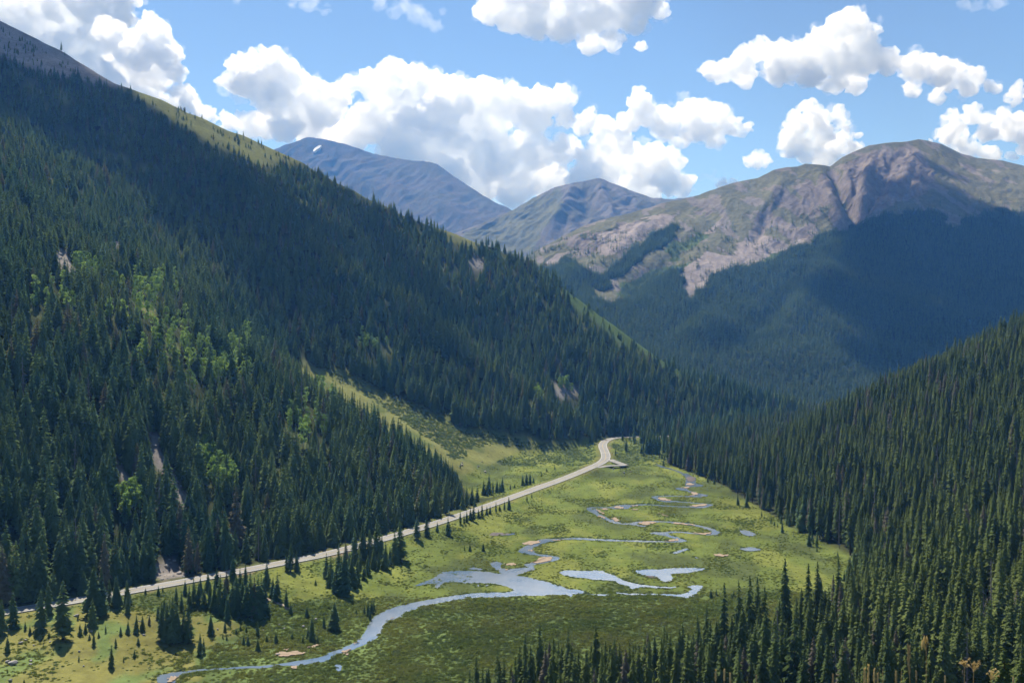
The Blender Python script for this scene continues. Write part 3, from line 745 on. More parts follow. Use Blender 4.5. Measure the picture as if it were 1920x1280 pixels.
def leafcloud(seed, n, cen, size, clumps, rx, rz, hollow=.6):
    """leaf-sized faces gathered in clumps around a crown volume"""
    rg = random.Random(seed); V = []; Fc = []
    cs = []
    for _ in range(clumps):
        while True:
            p = Vector((rg.uniform(-1, 1), rg.uniform(-1, 1), rg.uniform(-1, 1)))
            if hollow < p.length < 1: break
        cs.append((Vector((p.x * rx, p.y * rx, cen + p.z * rz)), rg.uniform(.25, .5)))
    for i in range(n):
        c, r = cs[i % clumps]
        o = Vector((rg.gauss(0, 1), rg.gauss(0, 1), rg.gauss(0, .8))) * (r * rx * .55)
        p = c + o
        a = Vector((rg.uniform(-1, 1), rg.uniform(-1, 1), rg.uniform(-1, 1))).normalized(); bvec = a.orthogonal().normalized()
        s = size * rg.uniform(.6, 1.4)
        b = len(V); V += [tuple(p + a * s), tuple(p + bvec * s * .7), tuple(p - a * s * .8), tuple(p - bvec * s * .7)]
        Fc.append((b, b + 1, b + 2, b + 3))
    return V, Fc

def bush(seed, n=70, sz=1.0):
    rg = random.Random(seed); V = []; Fc = []
    for i in range(n):
        while True:
            p = Vector((rg.uniform(-1, 1), rg.uniform(-1, 1), rg.uniform(0, 1)))
            if .35 < p.length < 1: break
        lump = .78 + .22 * math.sin(3 * math.atan2(p.y, p.x) + seed) 
        p = Vector((p.x * lump, p.y * lump, p.z * .75 * lump))
        a = (p.normalized() * .5 + Vector((rg.uniform(-1, 1), rg.uniform(-1, 1), rg.uniform(-.6, 1)))).normalized(); b2 = a.orthogonal().normalized()
        s = rg.uniform(.16, .32) * sz
        b = len(V); V += [tuple(p + a * s), tuple(p + b2 * s * .6), tuple(p - a * s * .7), tuple(p - b2 * s * .6)]
        Fc.append((b, b + 1, b + 2, b + 3))
    return V, Fc

PROTO = bpy.data.collections.new('plant_kinds')          # instanced by the masses below, never linked to the scene itself
def protos(colname, objs):
    c = bpy.data.collections.new(colname)
    for i, o in enumerate(objs):
        o.name = f'{colname}_{i:02d}'; c.objects.link(o)
    return c

def instancer(name, pts, rot, scale, vi, coll, label=None):
    """one object of kind stuff: a point for each plant, geometry nodes set a plant on it"""
    n = len(pts)
    me = bpy.data.meshes.new(name); me.vertices.add(n); me.vertices.foreach_set('co', np.asarray(pts, np.float32).ravel())
    a = me.attributes.new('sc', 'FLOAT_VECTOR', 'POINT'); a.data.foreach_set('vector', np.asarray(scale, np.float32).ravel())
    a = me.attributes.new('rt', 'FLOAT_VECTOR', 'POINT'); a.data.foreach_set('vector', np.asarray(rot, np.float32).ravel())
    a = me.attributes.new('vi', 'INT', 'POINT'); a.data.foreach_set('value', np.asarray(vi, np.int32))
    o = bpy.data.objects.new(name, me); COL.objects.link(o); tag(o, label, None, None, 'stuff')
    g = bpy.data.node_groups.new(name, 'GeometryNodeTree')
    g.interface.new_socket('Geometry', in_out='INPUT', socket_type='NodeSocketGeometry')
    g.interface.new_socket('Geometry', in_out='OUTPUT', socket_type='NodeSocketGeometry')
    N = g.nodes.new; L = g.links.new
    gi = N('NodeGroupInput'); go = N('NodeGroupOutput')
    ci = N('GeometryNodeCollectionInfo'); ci.inputs['Collection'].default_value = coll
    ci.inputs['Separate Children'].default_value = True; ci.inputs['Reset Children'].default_value = True
    ip = N('GeometryNodeInstanceOnPoints'); ip.inputs['Pick Instance'].default_value = True
    L(gi.outputs[0], ip.inputs['Points']); L(ci.outputs[0], ip.inputs['Instance'])
    def na(nm, ty):
        q = N('GeometryNodeInputNamedAttribute'); q.data_type = ty; q.inputs['Name'].default_value = nm
        return [s for s in q.outputs if s.enabled and s.name == 'Attribute'][0]
    L(na('vi', 'INT'), ip.inputs['Instance Index']); L(na('sc', 'FLOAT_VECTOR'), ip.inputs['Scale'])
    L(na('rt', 'FLOAT_VECTOR'), ip.inputs['Rotation'])
    L(ip.outputs[0], go.inputs[0])
    md = o.modifiers.new('plants', 'NODES'); md.node_group = g
    return o
# ------------------------------------------------------------------ forests
SP = [spruce(s, lv, bl, wd, b, dr, 1.0, True, gp, pw) for s, lv, bl, wd, b, dr, gp, pw in (
    (1, 26, 11, .150, .05, .42, .05, .85), (2, 24, 10, .135, .06, .5, .08, .8), (3, 27, 11, .165, .03, .38, .05, .95), (4, 24, 10, .12, .09, .5, .12, .75),
    (5, 22, 10, .175, .03, .35, .06, .9), (6, 25, 9, .105, .12, .5, .16, .7))]
PN = [spruce(s, lv, bl, wd, b, dr, .85, True, gp, pw) for s, lv, bl, wd, b, dr, gp, pw in (
    (11, 34, 10, .10, .14, .5, .14, .7), (12, 35, 10, .118, .10, .5, .12, .75), (13, 32, 9, .092, .18, .55, .2, .65), (14, 36, 11, .13, .08, .45, .1, .8), (15, 30, 9, .085, .24, .55, .25, .6))]
TR = trunk()
DT = [deadtree(s) for s in (31, 32, 33)]
C_SP = protos('spruce', [merged('k', [(v, M_SPRUCE), (TR, M_BARK)]) for v in SP] + [merged('k', [(d, M_DEAD)]) for d in DT[:2]])
C_PN = protos('pine', [merged('k', [(v, M_SPRUCE_R), (TR, M_BARK)]) for v in PN] + [merged('k', [(d, M_DEAD)]) for d in DT[:2]])
C_FR = protos('far_spruce', [merged('k', [(spruce(40 + i, 9, 7, w, .05, .45, 1.3, False, .03), M_FAR)]) for i, w in enumerate((.15, .13, .17, .12))])
C_BU = protos('bush', [merged('k', [(bush(50 + i, 120, .8), M_WILLOW)]) for i in range(4)])
C_BG = protos('fan_bush', [merged('k', [(bush(60 + i, 120, .85), M_WILLOW_GREY)]) for i in range(3)])

rs = np.random.RandomState(5)
def jgrid(x0, x1, y0, y1, s):
    xs = np.arange(x0, x1, s); ys = np.arange(y0, y1, s)
    X, Y = np.meshgrid(xs, ys); X = X.ravel(); Y = Y.ravel()
    return X + rs.uniform(-.48, .48, len(X)) * s, Y + rs.uniform(-.48, .48, len(Y)) * s

def infr(x, y, m=60):
    px = CX + F * x / np.maximum(y, 1)
    return (px > -m) & (px < 1920 + m)

def main_forest():
    out = []
    for s, yr in ((4.0, (212, 520)), (4.7, (520, 900)), (5.3, (900, 1520))):
        x, y = jgrid(-.56 * yr[1] - 40, .56 * yr[1] + 40, yr[0], yr[1], s)
        k = infr(x, y, 130); x = x[k]; y = y[k]
        k = y < np.interp(x, _cx, _cy) + 25; x = x[k]; y = y[k]
        z = ground(x, y); zo = zones(x, y, z)
        px, py = pix(x, y, z)
        cl = fbm(x / 28, y / 28, 3, 301)
        dr, _ = dist_line(x, y, ROAD)
        n = len(x); u = rs.uniform(0, 1, n)
        dens = np.zeros(n); hh = np.zeros(n)
        z1, z2, zf, zr, hill = surfaces(x, y)
        # left
        f = zo == 1
        up = np.clip((z - 60) / 330, 0, 1)
        dens = np.where(f, .90 - .6 * sstep(.05, .6, cl) - .2 * up, dens)
        hh = np.where(f, (19.5 - 7.0 * up) * np.where(rs.uniform(0, 1, n) < .25, rs.uniform(.3, .65, n), rs.uniform(.65, 1.22, n)), hh)
        f = zo == 3
        dens = np.where(f, .95 - .3 * sstep(.25, .8, cl), dens)
        hh = np.where(f, 18.5 * np.where(rs.uniform(0, 1, n) < .2, rs.uniform(.35, .65, n), rs.uniform(.65, 1.2, n)), hh)
        f = zo == 4
        dens = np.where(f, .5 * (cl > .28) + .02, dens); hh = np.where(f, rs.uniform(3, 9, n), hh)
        f = zo == 5
        dens = np.where(f, .10, dens); hh = np.where(f, rs.uniform(4, 11, n), hh)
        f = (zo == 5) & (py < 175)
        dens = np.where(f & (y < np.interp(x, _cx, _cy) - 45), .42 * (cl > -.1), np.where(f, .02, dens)); hh = np.where(f, rs.uniform(3, 8, n), hh)
        f = zo == 7
        dens = np.where(f, .18, dens); hh = np.where(f, rs.uniform(7, 13, n), hh)
        f = zo == 2
        dens = np.where(f, .006, dens); hh = np.where(f, rs.uniform(2, 6, n), hh)
        # young trees thin out at the foot of the right hand forest
        edge = (zo == 0) & (x > 60) & (np.interp(y, _fy, _fx) - x < 9) & (y > 300) & (y < 1000)
        dens = np.where(edge, .12, dens); hh = np.where(edge, rs.uniform(2.5, 9, n), hh)
        far = (zo == 0) & (y > 880) & (y <= 1010) & (x > 118) & (cl > -.15)
        dens = np.where(far, .5, dens); hh = np.where(far, rs.uniform(8, 19, n), hh)
        hh = hh * (1 + .3 * fbm(x / 17, y / 17, 2, 333))
        dens = np.where(dr < 10, 0, dens)
        # right of the road bend stays open
        k = u < dens
        out.append(np.stack([x, y, z, hh, zo, px, py], 1)[k])
    return np.concatenate(out)
FO = main_forest()
# openings seen through the forest stay open: no tree whose upper half would stand in front of one
def thin_openings(FO):
    ty = FO[:, 6] - F * FO[:, 3] / FO[:, 1] * .45
    drop = np.zeros(len(FO), bool); u = rs.uniform(0, 1, len(FO))
    for p in ROCKY + MEADOW_GAP: drop |= inpoly(FO[:, 5], ty, p) & (FO[:, 1] < 1400) & (u < .66)
    for p in (GRASS_CREST, GREEN_CREST): drop |= inpoly(FO[:, 5], ty, p) & (FO[:, 1] > 950) & (u < (.8 if p is GRASS_CREST else .62)) & (FO[:, 4] != 4)
    drop |= (FO[:, 5] < 330) & (FO[:, 1] > np.interp(FO[:, 0], _cx, _cy) - 45) & (u < .9)
    return FO[~drop]
FO = thin_openings(FO)
ACL = [(330, 640, 20, 55, 'in the broad bright patch halfway up the left slope'), (405, 680, 18, 42, 'at the lower right of the bright left slope patch'), (445, 640, 9, 26, 'at the upper right of the bright left slope patch'),
       (255, 560, 9, 34, 'along the pale streak above the bright patch'), (300, 520, 8, 26, 'near the top of the pale streak'), (165, 500, 6, 18, 'beside the thin rock gully high on the left slope'),
       (110, 560, 5, 26, 'left of the thin rock gully'), (560, 790, 8, 24, 'in the light green strip left of the open meadow'), (600, 730, 6, 18, 'near the top corner of the open meadow'), (430, 905, 10, 20, 'right of the grey talus streaks above the road'),
       (236, 935, 9, 20, 'left of the grey talus streaks above the road'), (385, 860, 6, 16, 'just above the grey talus streaks'), (1062, 716, 7, 9, 'beside the pale rocks on the far forested spur'), (1010, 735, 4, 8, 'left of the pale rocks on the far forested spur'), (690, 640, 5, 20, 'on the slope above the open meadow')]
AP = []
_ra = random.Random(7)
for px, py, n, sp, where in ACL:
    for i in range(int(n * 2.0)):
        ax, ay = px + _ra.gauss(0, sp * .75), py + _ra.gauss(0, sp * .6) + 14
        p = cast(ax, ay)
        if p is not None: AP.append((ax, ay, p, where))
_k = np.ones(len(FO), bool); _u = rs.uniform(0, 1, len(FO))
for ax, ay, p, where in AP:
    _k &= ~((np.abs(FO[:, 5] - ax) < 11) & (FO[:, 1] > p.y - 32) & (FO[:, 1] < p.y + 3) & (_u < .85))
FO = FO[_k]
print('forest', len(FO))
# ------------------------------------------------------------------ trees one can tell apart, measured in the photo: (px, foot py, height px[, slim])
HAND = [
 ('bank', 'on the roadside bank at the left', [(24, 1178, 74), (3, 1190, 70), (14, 1223, 33), (77, 1184, 82), (90, 1152, 66), (101, 1126, 60), (118, 1199, 113, 1.25), (157, 1116, 46, 1.5), (176, 1155, 96, 1.3), (190, 1151, 88), (173, 1173, 54), (218, 1138, 60), (205, 1134, 50), (240, 1150, 37), (238, 1133, 48)]),
 ('young', 'among the low shrubs of the left bank', [(146, 1163, 11), (47, 1180, 17), (56, 1190, 20), (67, 1195, 20), (150, 1191, 25), (160, 1186, 22), (176, 1211, 28), (185, 1195, 13), (198, 1187, 17), (226, 1190, 18), (240, 1188, 27), (256, 1187, 38), (267, 1183, 33), (280, 1171, 20), (296, 1161, 28), (259, 1208, 17), (217, 1212, 19), (81, 1213, 9), (148, 1240, 15), (209, 1251, 44), (252, 1232, 17), (273, 1114, 14), (297, 1116, 20), (305, 1109, 11), (14, 1261, 9), (45, 1279, 9), (232, 1240, 12), (168, 1199, 14), (92, 1195, 13), (130, 1187, 15)]),
 ('clump', 'in the dark clump between road and stream', [(303, 1200, 74, 1.2), (313, 1203, 76), (324, 1205, 88, 1.35), (332, 1203, 70), (353, 1205, 74, 1.1), (345, 1199, 60), (308, 1150, 30), (318, 1160, 36), (330, 1131, 36), (340, 1147, 40), (347, 1115, 30), (355, 1140, 44), (363, 1132, 50), (372, 1135, 44), (383, 1138, 42), (393, 1139, 46), (402, 1145, 56), (413, 1149, 74), (420, 1152, 60), (427, 1164, 50), (436, 1150, 66), (443, 1155, 80), (455, 1152, 70), (462, 1158, 64, 1.2), (469, 1157, 86, 1.2), (477, 1155, 76), (484, 1155, 80, 1.2), (496, 1152, 66), (490, 1149, 74), (420, 1068, 40), (437, 1088, 46), (407, 1100, 40), (425, 1110, 44), (390, 1106, 36), (450, 1112, 50), (376, 1112, 32), (460, 1100, 46)]),
 ('slope', 'on the open grass slope above the stream bend', [(500, 1102, 50), (520, 1128, 57), (512, 1120, 40), (537, 1138, 38), (395, 1191, 44), (422, 1184, 22), (483, 1191, 28), (451, 1182, 14), (462, 1184, 13), (443, 1188, 11), (457, 1208, 20), (465, 1210, 22), (483, 1221, 28), (517, 1205, 24), (375, 1228, 43), (575, 1157, 22), (585, 1201, 50), (578, 1196, 26), (607, 1177, 27), (627, 1181, 54, 1.7), (592, 1096, 12), (500, 1203, 16), (548, 1198, 16), (568, 1205, 18), (596, 1206, 20), (382, 1224, 30), (418, 1196, 12), (425, 1199, 11), (545, 1150, 20)]),
 ('mid', 'in the thick stand between road and marsh', [(647, 1115, 82, 1.25), (660, 1101, 62, 1.2), (640, 1112, 70), (683, 1087, 37), (670, 1096, 50), (655, 1090, 56), (630, 1108, 52), (620, 1100, 60), (665, 1055, 66), (680, 1051, 74), (693, 1051, 62), (707, 1055, 80, 1.2), (710, 1071, 38), (716, 1060, 60), (723, 1067, 54), (731, 1061, 38), (740, 1052, 62), (750, 1048, 74, 1.3), (700, 1066, 40), (690, 1078, 40), (675, 1075, 46), (545, 1072, 55, 1.2), (556, 1071, 40), (537, 1070, 36), (648, 1062, 50), (635, 1075, 56), (612, 1085, 50)]),
 ('row', 'in the row between road and open marsh', [(782, 1011, 44, 1.3), (800, 1005, 37, 1.2), (820, 996, 19), (840, 1003, 36), (863, 982, 26), (870, 982, 20), (875, 979, 22), (882, 975, 24), (888, 977, 34), (897, 970, 18), (904, 970, 28), (913, 965, 18), (919, 963, 16), (930, 961, 22), (937, 957, 13), (946, 956, 18), (954, 955, 26)]),
 ('upper', 'on the strip between open meadow and road', [(907, 928, 30), (917, 926, 40), (924, 924, 24), (932, 923, 26), (942, 921, 29), (937, 922, 20), (912, 929, 22), (957, 917, 11), (965, 914, 9), (980, 910, 23), (987, 909, 25), (994, 908, 24), (1000, 905, 12), (895, 941, 32), (875, 951, 42), (885, 947, 38), (868, 955, 34), (890, 950, 20), (1015, 893, 10), (1040, 880, 9), (1025, 884, 8)]),
 ('back', 'behind the far left end of the road', [(4, 1132, 110, 1.2), (18, 1130, 96), (30, 1129, 118, 1.2), (44, 1128, 100), (58, 1126, 92), (72, 1124, 108, 1.2), (-6, 1128, 100)]),
 ('lone', 'standing alone on the flat marsh', [(881, 1033, 16), (906, 1033, 18), (871, 1031, 10), (988, 940, 14), (997, 933, 10)]),
 ('stream', 'beside the stream below the stand of spruces', [(690, 1155, 31), (701, 1145, 21), (683, 1151, 19), (697, 1150, 26), (668, 1151, 11), (694, 1162, 22)]),
 ('bend', 'on the shrubby flat behind the road bend', [(1174, 846, 26), (1190, 832, 14), (1203, 850, 18), (1207, 855, 15), (1154, 854, 16), (1167, 824, 15), (1181, 826, 16), (1220, 839, 27), (1228, 841, 24), (1236, 838, 28), (1212, 833, 16), (1245, 842, 24), (1256, 838, 27), (1262, 842, 20), (1103, 840, 14)]),
 ('edge', 'at the foot of the right hand forest', [(1477, 983, 28, 1.5), (1488, 983, 26), (1452, 985, 10), (1458, 988, 9), (1428, 968, 12), (1433, 972, 8), (1532, 1025, 31), (1507, 995, 72), (1498, 992, 60), (1519, 1000, 55), (1525, 1020, 14), (1462, 975, 9), (1333, 1120, 18), (1343, 1116, 15), (1372, 1121, 11), (1376, 1118, 13)]),
]
DEEP = [(1012, 1165, 262), (1047, 1199, 275), (893, 1228, 255), (933, 1216, 262), (945, 1232, 258), (1065, 1178, 258), (1117, 1168, 250), (1153, 1193, 270), (1245, 1170, 262), (1250, 1185, 255), (1358, 1090, 300), (1472, 1044, 300), (1406, 1075, 290), (1420, 1078, 292), (1434, 1096, 290), (1385, 1086, 296), (1516, 1054, 310), (1533, 1050, 312), (1592, 1042, 320), (1572, 1045, 318), (1308, 1150, 285), (985, 1185, 262), (1030, 1200, 255), (868, 1262, 262), (1000, 1225, 250), (1085, 1215, 262), (1180, 1200, 255), (1215, 1185, 262), (1280, 1165, 270), (1325, 1135, 285),
        (1883, 1212, 78), (1916, 1228, 70)]

SIZE = lambda m: 'tiny' if m < 2.2 else 'small' if m < 5 else 'mid sized' if m < 11 else 'tall'
ORD = ['', 'second', 'third', 'fourth', 'fifth', 'sixth', 'seventh', 'eighth', 'ninth', 'tenth', 'eleventh', 'twelfth', 'thirteenth', 'fourteenth', 'fifteenth', 'sixteenth', 'seventeenth', 'eighteenth', 'nineteenth', 'twentieth']
def ordinal(i, n):
    if i == 0: return 'leftmost'
    if i == n - 1: return 'rightmost'
    if i < len(ORD): return ORD[i] + ' from the left'
    j = n - 1 - i
    return (ORD[j] + ' from the right') if j < len(ORD) else 'middle one'

CROWN = [mesh('crown', v, f, [M_SPRUCE], link=False).data for v, f in SP]
CROWN_R = [mesh('crown', v, f, [M_SPRUCE_R], link=False).data for v, f in PN]
TRUNKME = mesh('trunk', *TR, [M_BARK], link=False).data
DEADME = [mesh('dead_tree', d[0], d[1], [M_DEAD], link=False).data for d in DT]
def sub(name, me, parent):
    o = bpy.data.objects.new(name, me); COL.objects.link(o); o.parent = parent; return o
def put_tree(loc, h, slim, kind, label, group, rg):
    """one tree: an Empty at its foot with a crown and a trunk"""
    if kind == 'dead':
        o = bpy.data.objects.new('dead_tree', rg.choice(DEADME)); COL.objects.link(o)
        o.location = loc; o.rotation_euler = (0, 0, rg.uniform(0, 6.28)); o.scale = (h * slim, h * slim, h)
        return tag(o, label, 'dead tree', group)
    e = empty('spruce_tree', loc, rg.uniform(0, 6.28), (h * slim, h * slim, h))
    sub('crown', rg.choice(CROWN if kind == 'spruce' else CROWN_R), e); sub('trunk', TRUNKME, e)
    return tag(e, label, 'spruce tree', group)

rg = random.Random(77)
n_hand = 0; HANDXY = []
for key, where, lst in HAND:
    rows = []
    for t in lst:
        p = cast(t[0], t[1])
        if p is None: continue
        rows.append((t[0], p, max(1.0, t[2] * p.y / F), t[3] if len(t) > 3 else 1.0))
    for size in ('tiny', 'small', 'mid sized', 'tall'):
        q = sorted([r for r in rows if SIZE(r[2]) == size], key=lambda r: r[0])
        for i, (px, p, h, sl) in enumerate(q):
            o1, _, o2 = ordinal(i, len(q)).partition(' from')
            lab = f'the one {size} spruce {where}' if len(q) == 1 else f'{o1} {size} spruce{" from" + o2 if o2 else ""} {where}'
            put_tree(p - Vector((0, 0, .1)), h, sl * rg.uniform(1.1, 1.4) * (1.15 if h < 6 else 1.05), 'spruce', lab, f'spruces {where}', rg)
            HANDXY.append((p.x, p.y)); n_hand += 1
dp = []
for px, py, d in DEEP:
    x, y, zt = W(px, py, d)
    zg = float(ground(np.array([x]), np.array([y]))[0]); h = max(6, zt - zg)
    dp.append((px, x, y, zg, h))
for i, (px, x, y, zg, h) in enumerate(sorted(dp)):
    lab = f'tall spruce against the marsh, {ordinal(i, len(dp))} along the near forest edge' if px < 1800 else ('young conifer top close to the camera above the grass stalks' if px < 1900 else 'young conifer top at the far right above the grass stalks')
    put_tree((x, y, zg - .1), h, 1.0 if px < 1800 else 1.9, 'pine', lab, 'spruces edging the near right forest', rg)
    HANDXY.append((x, y)); n_hand += 1
HX = np.array(HANDXY)

# drop forest trees that stand in a measured tree, then take the ones that show largest as trees of their own
keep = np.ones(len(FO), bool)
for hx, hy in HX:
    keep &= ~((np.abs(FO[:, 0] - hx) < 2.2) & (np.abs(FO[:, 1] - hy) < 2.2))
# keep the marsh in the foreground clear of forest below the measured tree tops
topz = 640 - F * (FO[:, 2] + FO[:, 3] - CAMZ) / FO[:, 1]
line_px = [-200, 820, 870, 900, 940, 985, 1012, 1060, 1150, 1240, 1320, 1345, 1380, 1430, 1500, 1600, 1700, 2200]
line_py = [1330, 1300, 1262, 1245, 1225, 1195, 1188, 1195, 1200, 1188, 1158, 1125, 1105, 1090, 1068, 1055, 900, 500]
near = (FO[:, 4] == 3) & (FO[:, 1] < 330)
lim = np.interp(FO[:, 5], line_px, line_py)
tall = near & (topz < lim)
newh = (CAMZ - (lim + rs.uniform(0, 26, len(FO)) - 640) / F * FO[:, 1]) - FO[:, 2]
FO[:, 3] = np.where(tall, newh, FO[:, 3])
# the near spur on the left ends in the outline the photo shows against the open meadow
nl = (FO[:, 4] == 1) & (FO[:, 1] < 760) & (FO[:, 5] > 540)
lim2 = np.interp(FO[:, 5], [540, 575, 610, 660, 700, 740, 780, 820, 850, 862, 880, 960], [655, 672, 693, 722, 750, 775, 805, 840, 864, 886, 925, 960])
t2 = nl & (topz < lim2)
newh = (CAMZ - (lim2 + rs.uniform(0, 16, len(FO)) - 640) / F * FO[:, 1]) - FO[:, 2]
FO[:, 3] = np.where(t2, np.minimum(newh, FO[:, 3]), FO[:, 3])
keep &= ~(nl & (FO[:, 5] > 868) & (rs.uniform(0, 1, len(FO)) < .8))
keep &= FO[:, 3] > 2.2
FO = FO[keep]
topz = 640 - F * (FO[:, 2] + FO[:, 3] - CAMZ) / FO[:, 1]
kindR = (FO[:, 4] == 3)
isdead = np.where(kindR, rs.uniform(0, 1, len(FO)) < .038, rs.uniform(0, 1, len(FO)) < .022)
order = np.argsort(FO[:, 1]); buf = np.full(990, 1280.0); vis = np.zeros(len(FO)); hpx = F * FO[:, 3] / FO[:, 1]
for i in order:
    w = max(1, int(hpx[i] * .07)); b = int(FO[i, 5] / 2)
    if b < 0 or b >= 960: continue
    s = slice(max(0, b - w), b + w + 1)
    top = topz[i]; base = FO[i, 6]
    lo = buf[s]
    vis[i] = np.clip(np.minimum(lo, base) - top, 0, None).mean()
    buf[s] = np.minimum(lo, top + hpx[i] * .25)
cand = np.where((vis > 14) & (vis > .3 * hpx))[0]
score = np.minimum(hpx, 90) * .4 + vis
cand = cand[np.argsort(-score[cand])][:max(0, 300 - n_hand)]
sel = np.zeros(len(FO), bool); sel[cand] = True
print('hand', n_hand, 'picked', len(cand))
REG = [(lambda px, py, r: r and py > 1150, 'dark spruce in the dense near forest that fills the lower right corner', 'spruces of the dense near right forest'),
       (lambda px, py, r: r and py <= 1150, 'dark spruce of the right hand forest where it stands closest to the marsh', 'spruces of the right hand forest above the marsh'),
       (lambda px, py, r: (not r) and px < 300, 'dark spruce in the dense forest just above the left end of the road', 'spruces above the left end of the road'),
       (lambda px, py, r: (not r) and px < 560, 'dark spruce in the forest above the road below the grey talus streaks', 'spruces above the road below the talus'),
       (lambda px, py, r: True, 'dark spruce at the lower edge of the left forest near the middle stretch of road', 'spruces above the middle stretch of road')]
nd = 0
for i in cand:
    x, y, z, h, zo, px, py = FO[i]
    r = zo == 3
    for fn, lab, grp in REG:
        if fn(px, py, r): break
    if isdead[i]:
        put_tree((x, y, z - .1), h, 1.0, 'dead', lab.replace('dark spruce', 'grey bare dead tree'), grp.replace('spruces', 'dead trees'), rg); nd += 1
    else:
        put_tree((x, y, z - .1), h, rg.uniform(.9, 1.25), 'pine' if r else 'spruce', lab, grp, rg)
# a few bare dead trees the photo shows clearly
for px, py, d, lab in ((1072, 1196, 262, 'bleached white dead snag standing among the spruces at the bottom'), (1790, 1020, 340, 'tall grey dead tree in the middle of the right forest'), (1640, 905, 470, 'thin grey dead tree high in the right forest'), (1762, 1160, 270, 'purplish grey dead tree low in the right forest'), (1835, 800, 560, 'grey dead tree near the top of the right forest')):
    x, y, zt = W(px, py, d); zg = float(ground(np.array([x]), np.array([y]))[0])
    put_tree((x, y, zg), max(9, zt - zg), 1.3, 'dead', lab, None, rg)
REST = FO[~sel]; rdead = isdead[~sel]
def mass(name, m, coll, nkinds, label, wide=(1.0, 1.45)):
    q = REST[m]; n = len(q)
    vi = np.where(rdead[m], nkinds + rs.randint(0, 2, n), rs.randint(0, nkinds, n))
    k = rs.uniform(*wide, n) * np.where(rs.uniform(0, 1, n) < .2, 1.2, 1)
    sc = np.stack([q[:, 3] * k, q[:, 3] * k, q[:, 3]], 1)
    rot = np.stack([rs.normal(0, .02, n), rs.normal(0, .02, n), rs.uniform(0, 6.28, n)], 1)
    instancer(name, q[:, :3] - np.array((0, 0, .15)), rot, sc, vi, coll, label)
lm = REST[:, 4] != 3
mass('conifer_forest', lm, C_SP, 6, 'dense dark spruce forest covering the left slopes')
mass('conifer_forest', ~lm, C_PN, 5, 'dense narrow spruce forest covering the right slope', (.95, 1.4))

# forest on the far mountain
def far_forest():
    tri = rs.randint(0, len(MV), 260000)
    q = MV[tri] + rs.normal(0, 4, (len(tri), 3)) * np.array((1, 1, 0))
    px, py = pix(*q.T)
    jx = fbm(q[:, 0] / 90, q[:, 1] / 90, 4, 131) * 14; jy = fbm(q[:, 0] / 90, q[:, 1] / 90, 4, 137) * 10
    f = np.zeros(len(q), bool)
    for p in BIG_FOREST: f |= inpoly(px + jx, py + jy, p)
    edge = np.zeros(len(q), bool)
    for p in BIG_GREEN: edge |= inpoly(px + jx, py + jy, p)
    below = np.interp(px, [940, 1100, 1300, 1600, 1920], [470, 440, 430, 380, 370]) < py
    cl = fbm(q[:, 0] / 60, q[:, 1] / 60, 3, 401)
    u = rs.uniform(0, 1, len(q))
    k = (f & (u < .93 - .35 * sstep(.3, .9, cl))) | (edge & (u < .10)) | (below & (u < .07) & (cl > .05))
    k &= (px > 930) & (px < 2000) & (MT[tri] < .97)
    # keep the density even: the mesh is denser near the foot
    q = q[k]
    k2 = rs.uniform(0, 1, len(q)) < np.clip((q[:, 1] / 2300) ** 2, .25, 1)
    q = q[k2]
    n = len(q); h = rs.uniform(9, 19, n); w = h * rs.uniform(.9, 1.3, n)
    rot = np.stack([np.zeros(n), np.zeros(n), rs.uniform(0, 6.28, n)], 1)
    instancer('far_forest', q - np.array((0, 0, .5)), rot, np.stack([w, w, h], 1), rs.randint(0, 4, n), C_FR, 'far dark forest on the lower mountain slopes')
    print('far trees', n)
far_forest()

# ------------------------------------------------------------------ aspens on the left slope
ASP = []
for s in range(4):
    ASP.append((mesh('crown', *leafcloud(80 + s, 480, .57, .032, 28, .15, .42), [M_ASPEN], link=False).data, mesh('trunk', *trunk(.8, .013), [M_ASPBARK], link=False).data))
for ax, ay, p, where in AP:
    cr, tr = rg.choice(ASP); h = rg.uniform(10, 15); w = h * rg.uniform(.75, 1.1)
    e = empty('aspen_tree', p, rg.uniform(0, 6.28), (w, w, h)); sub('crown', cr, e); sub('trunk', tr, e)
    tag(e, f'pale green aspen {where}', 'aspen tree', f'aspens {where}')

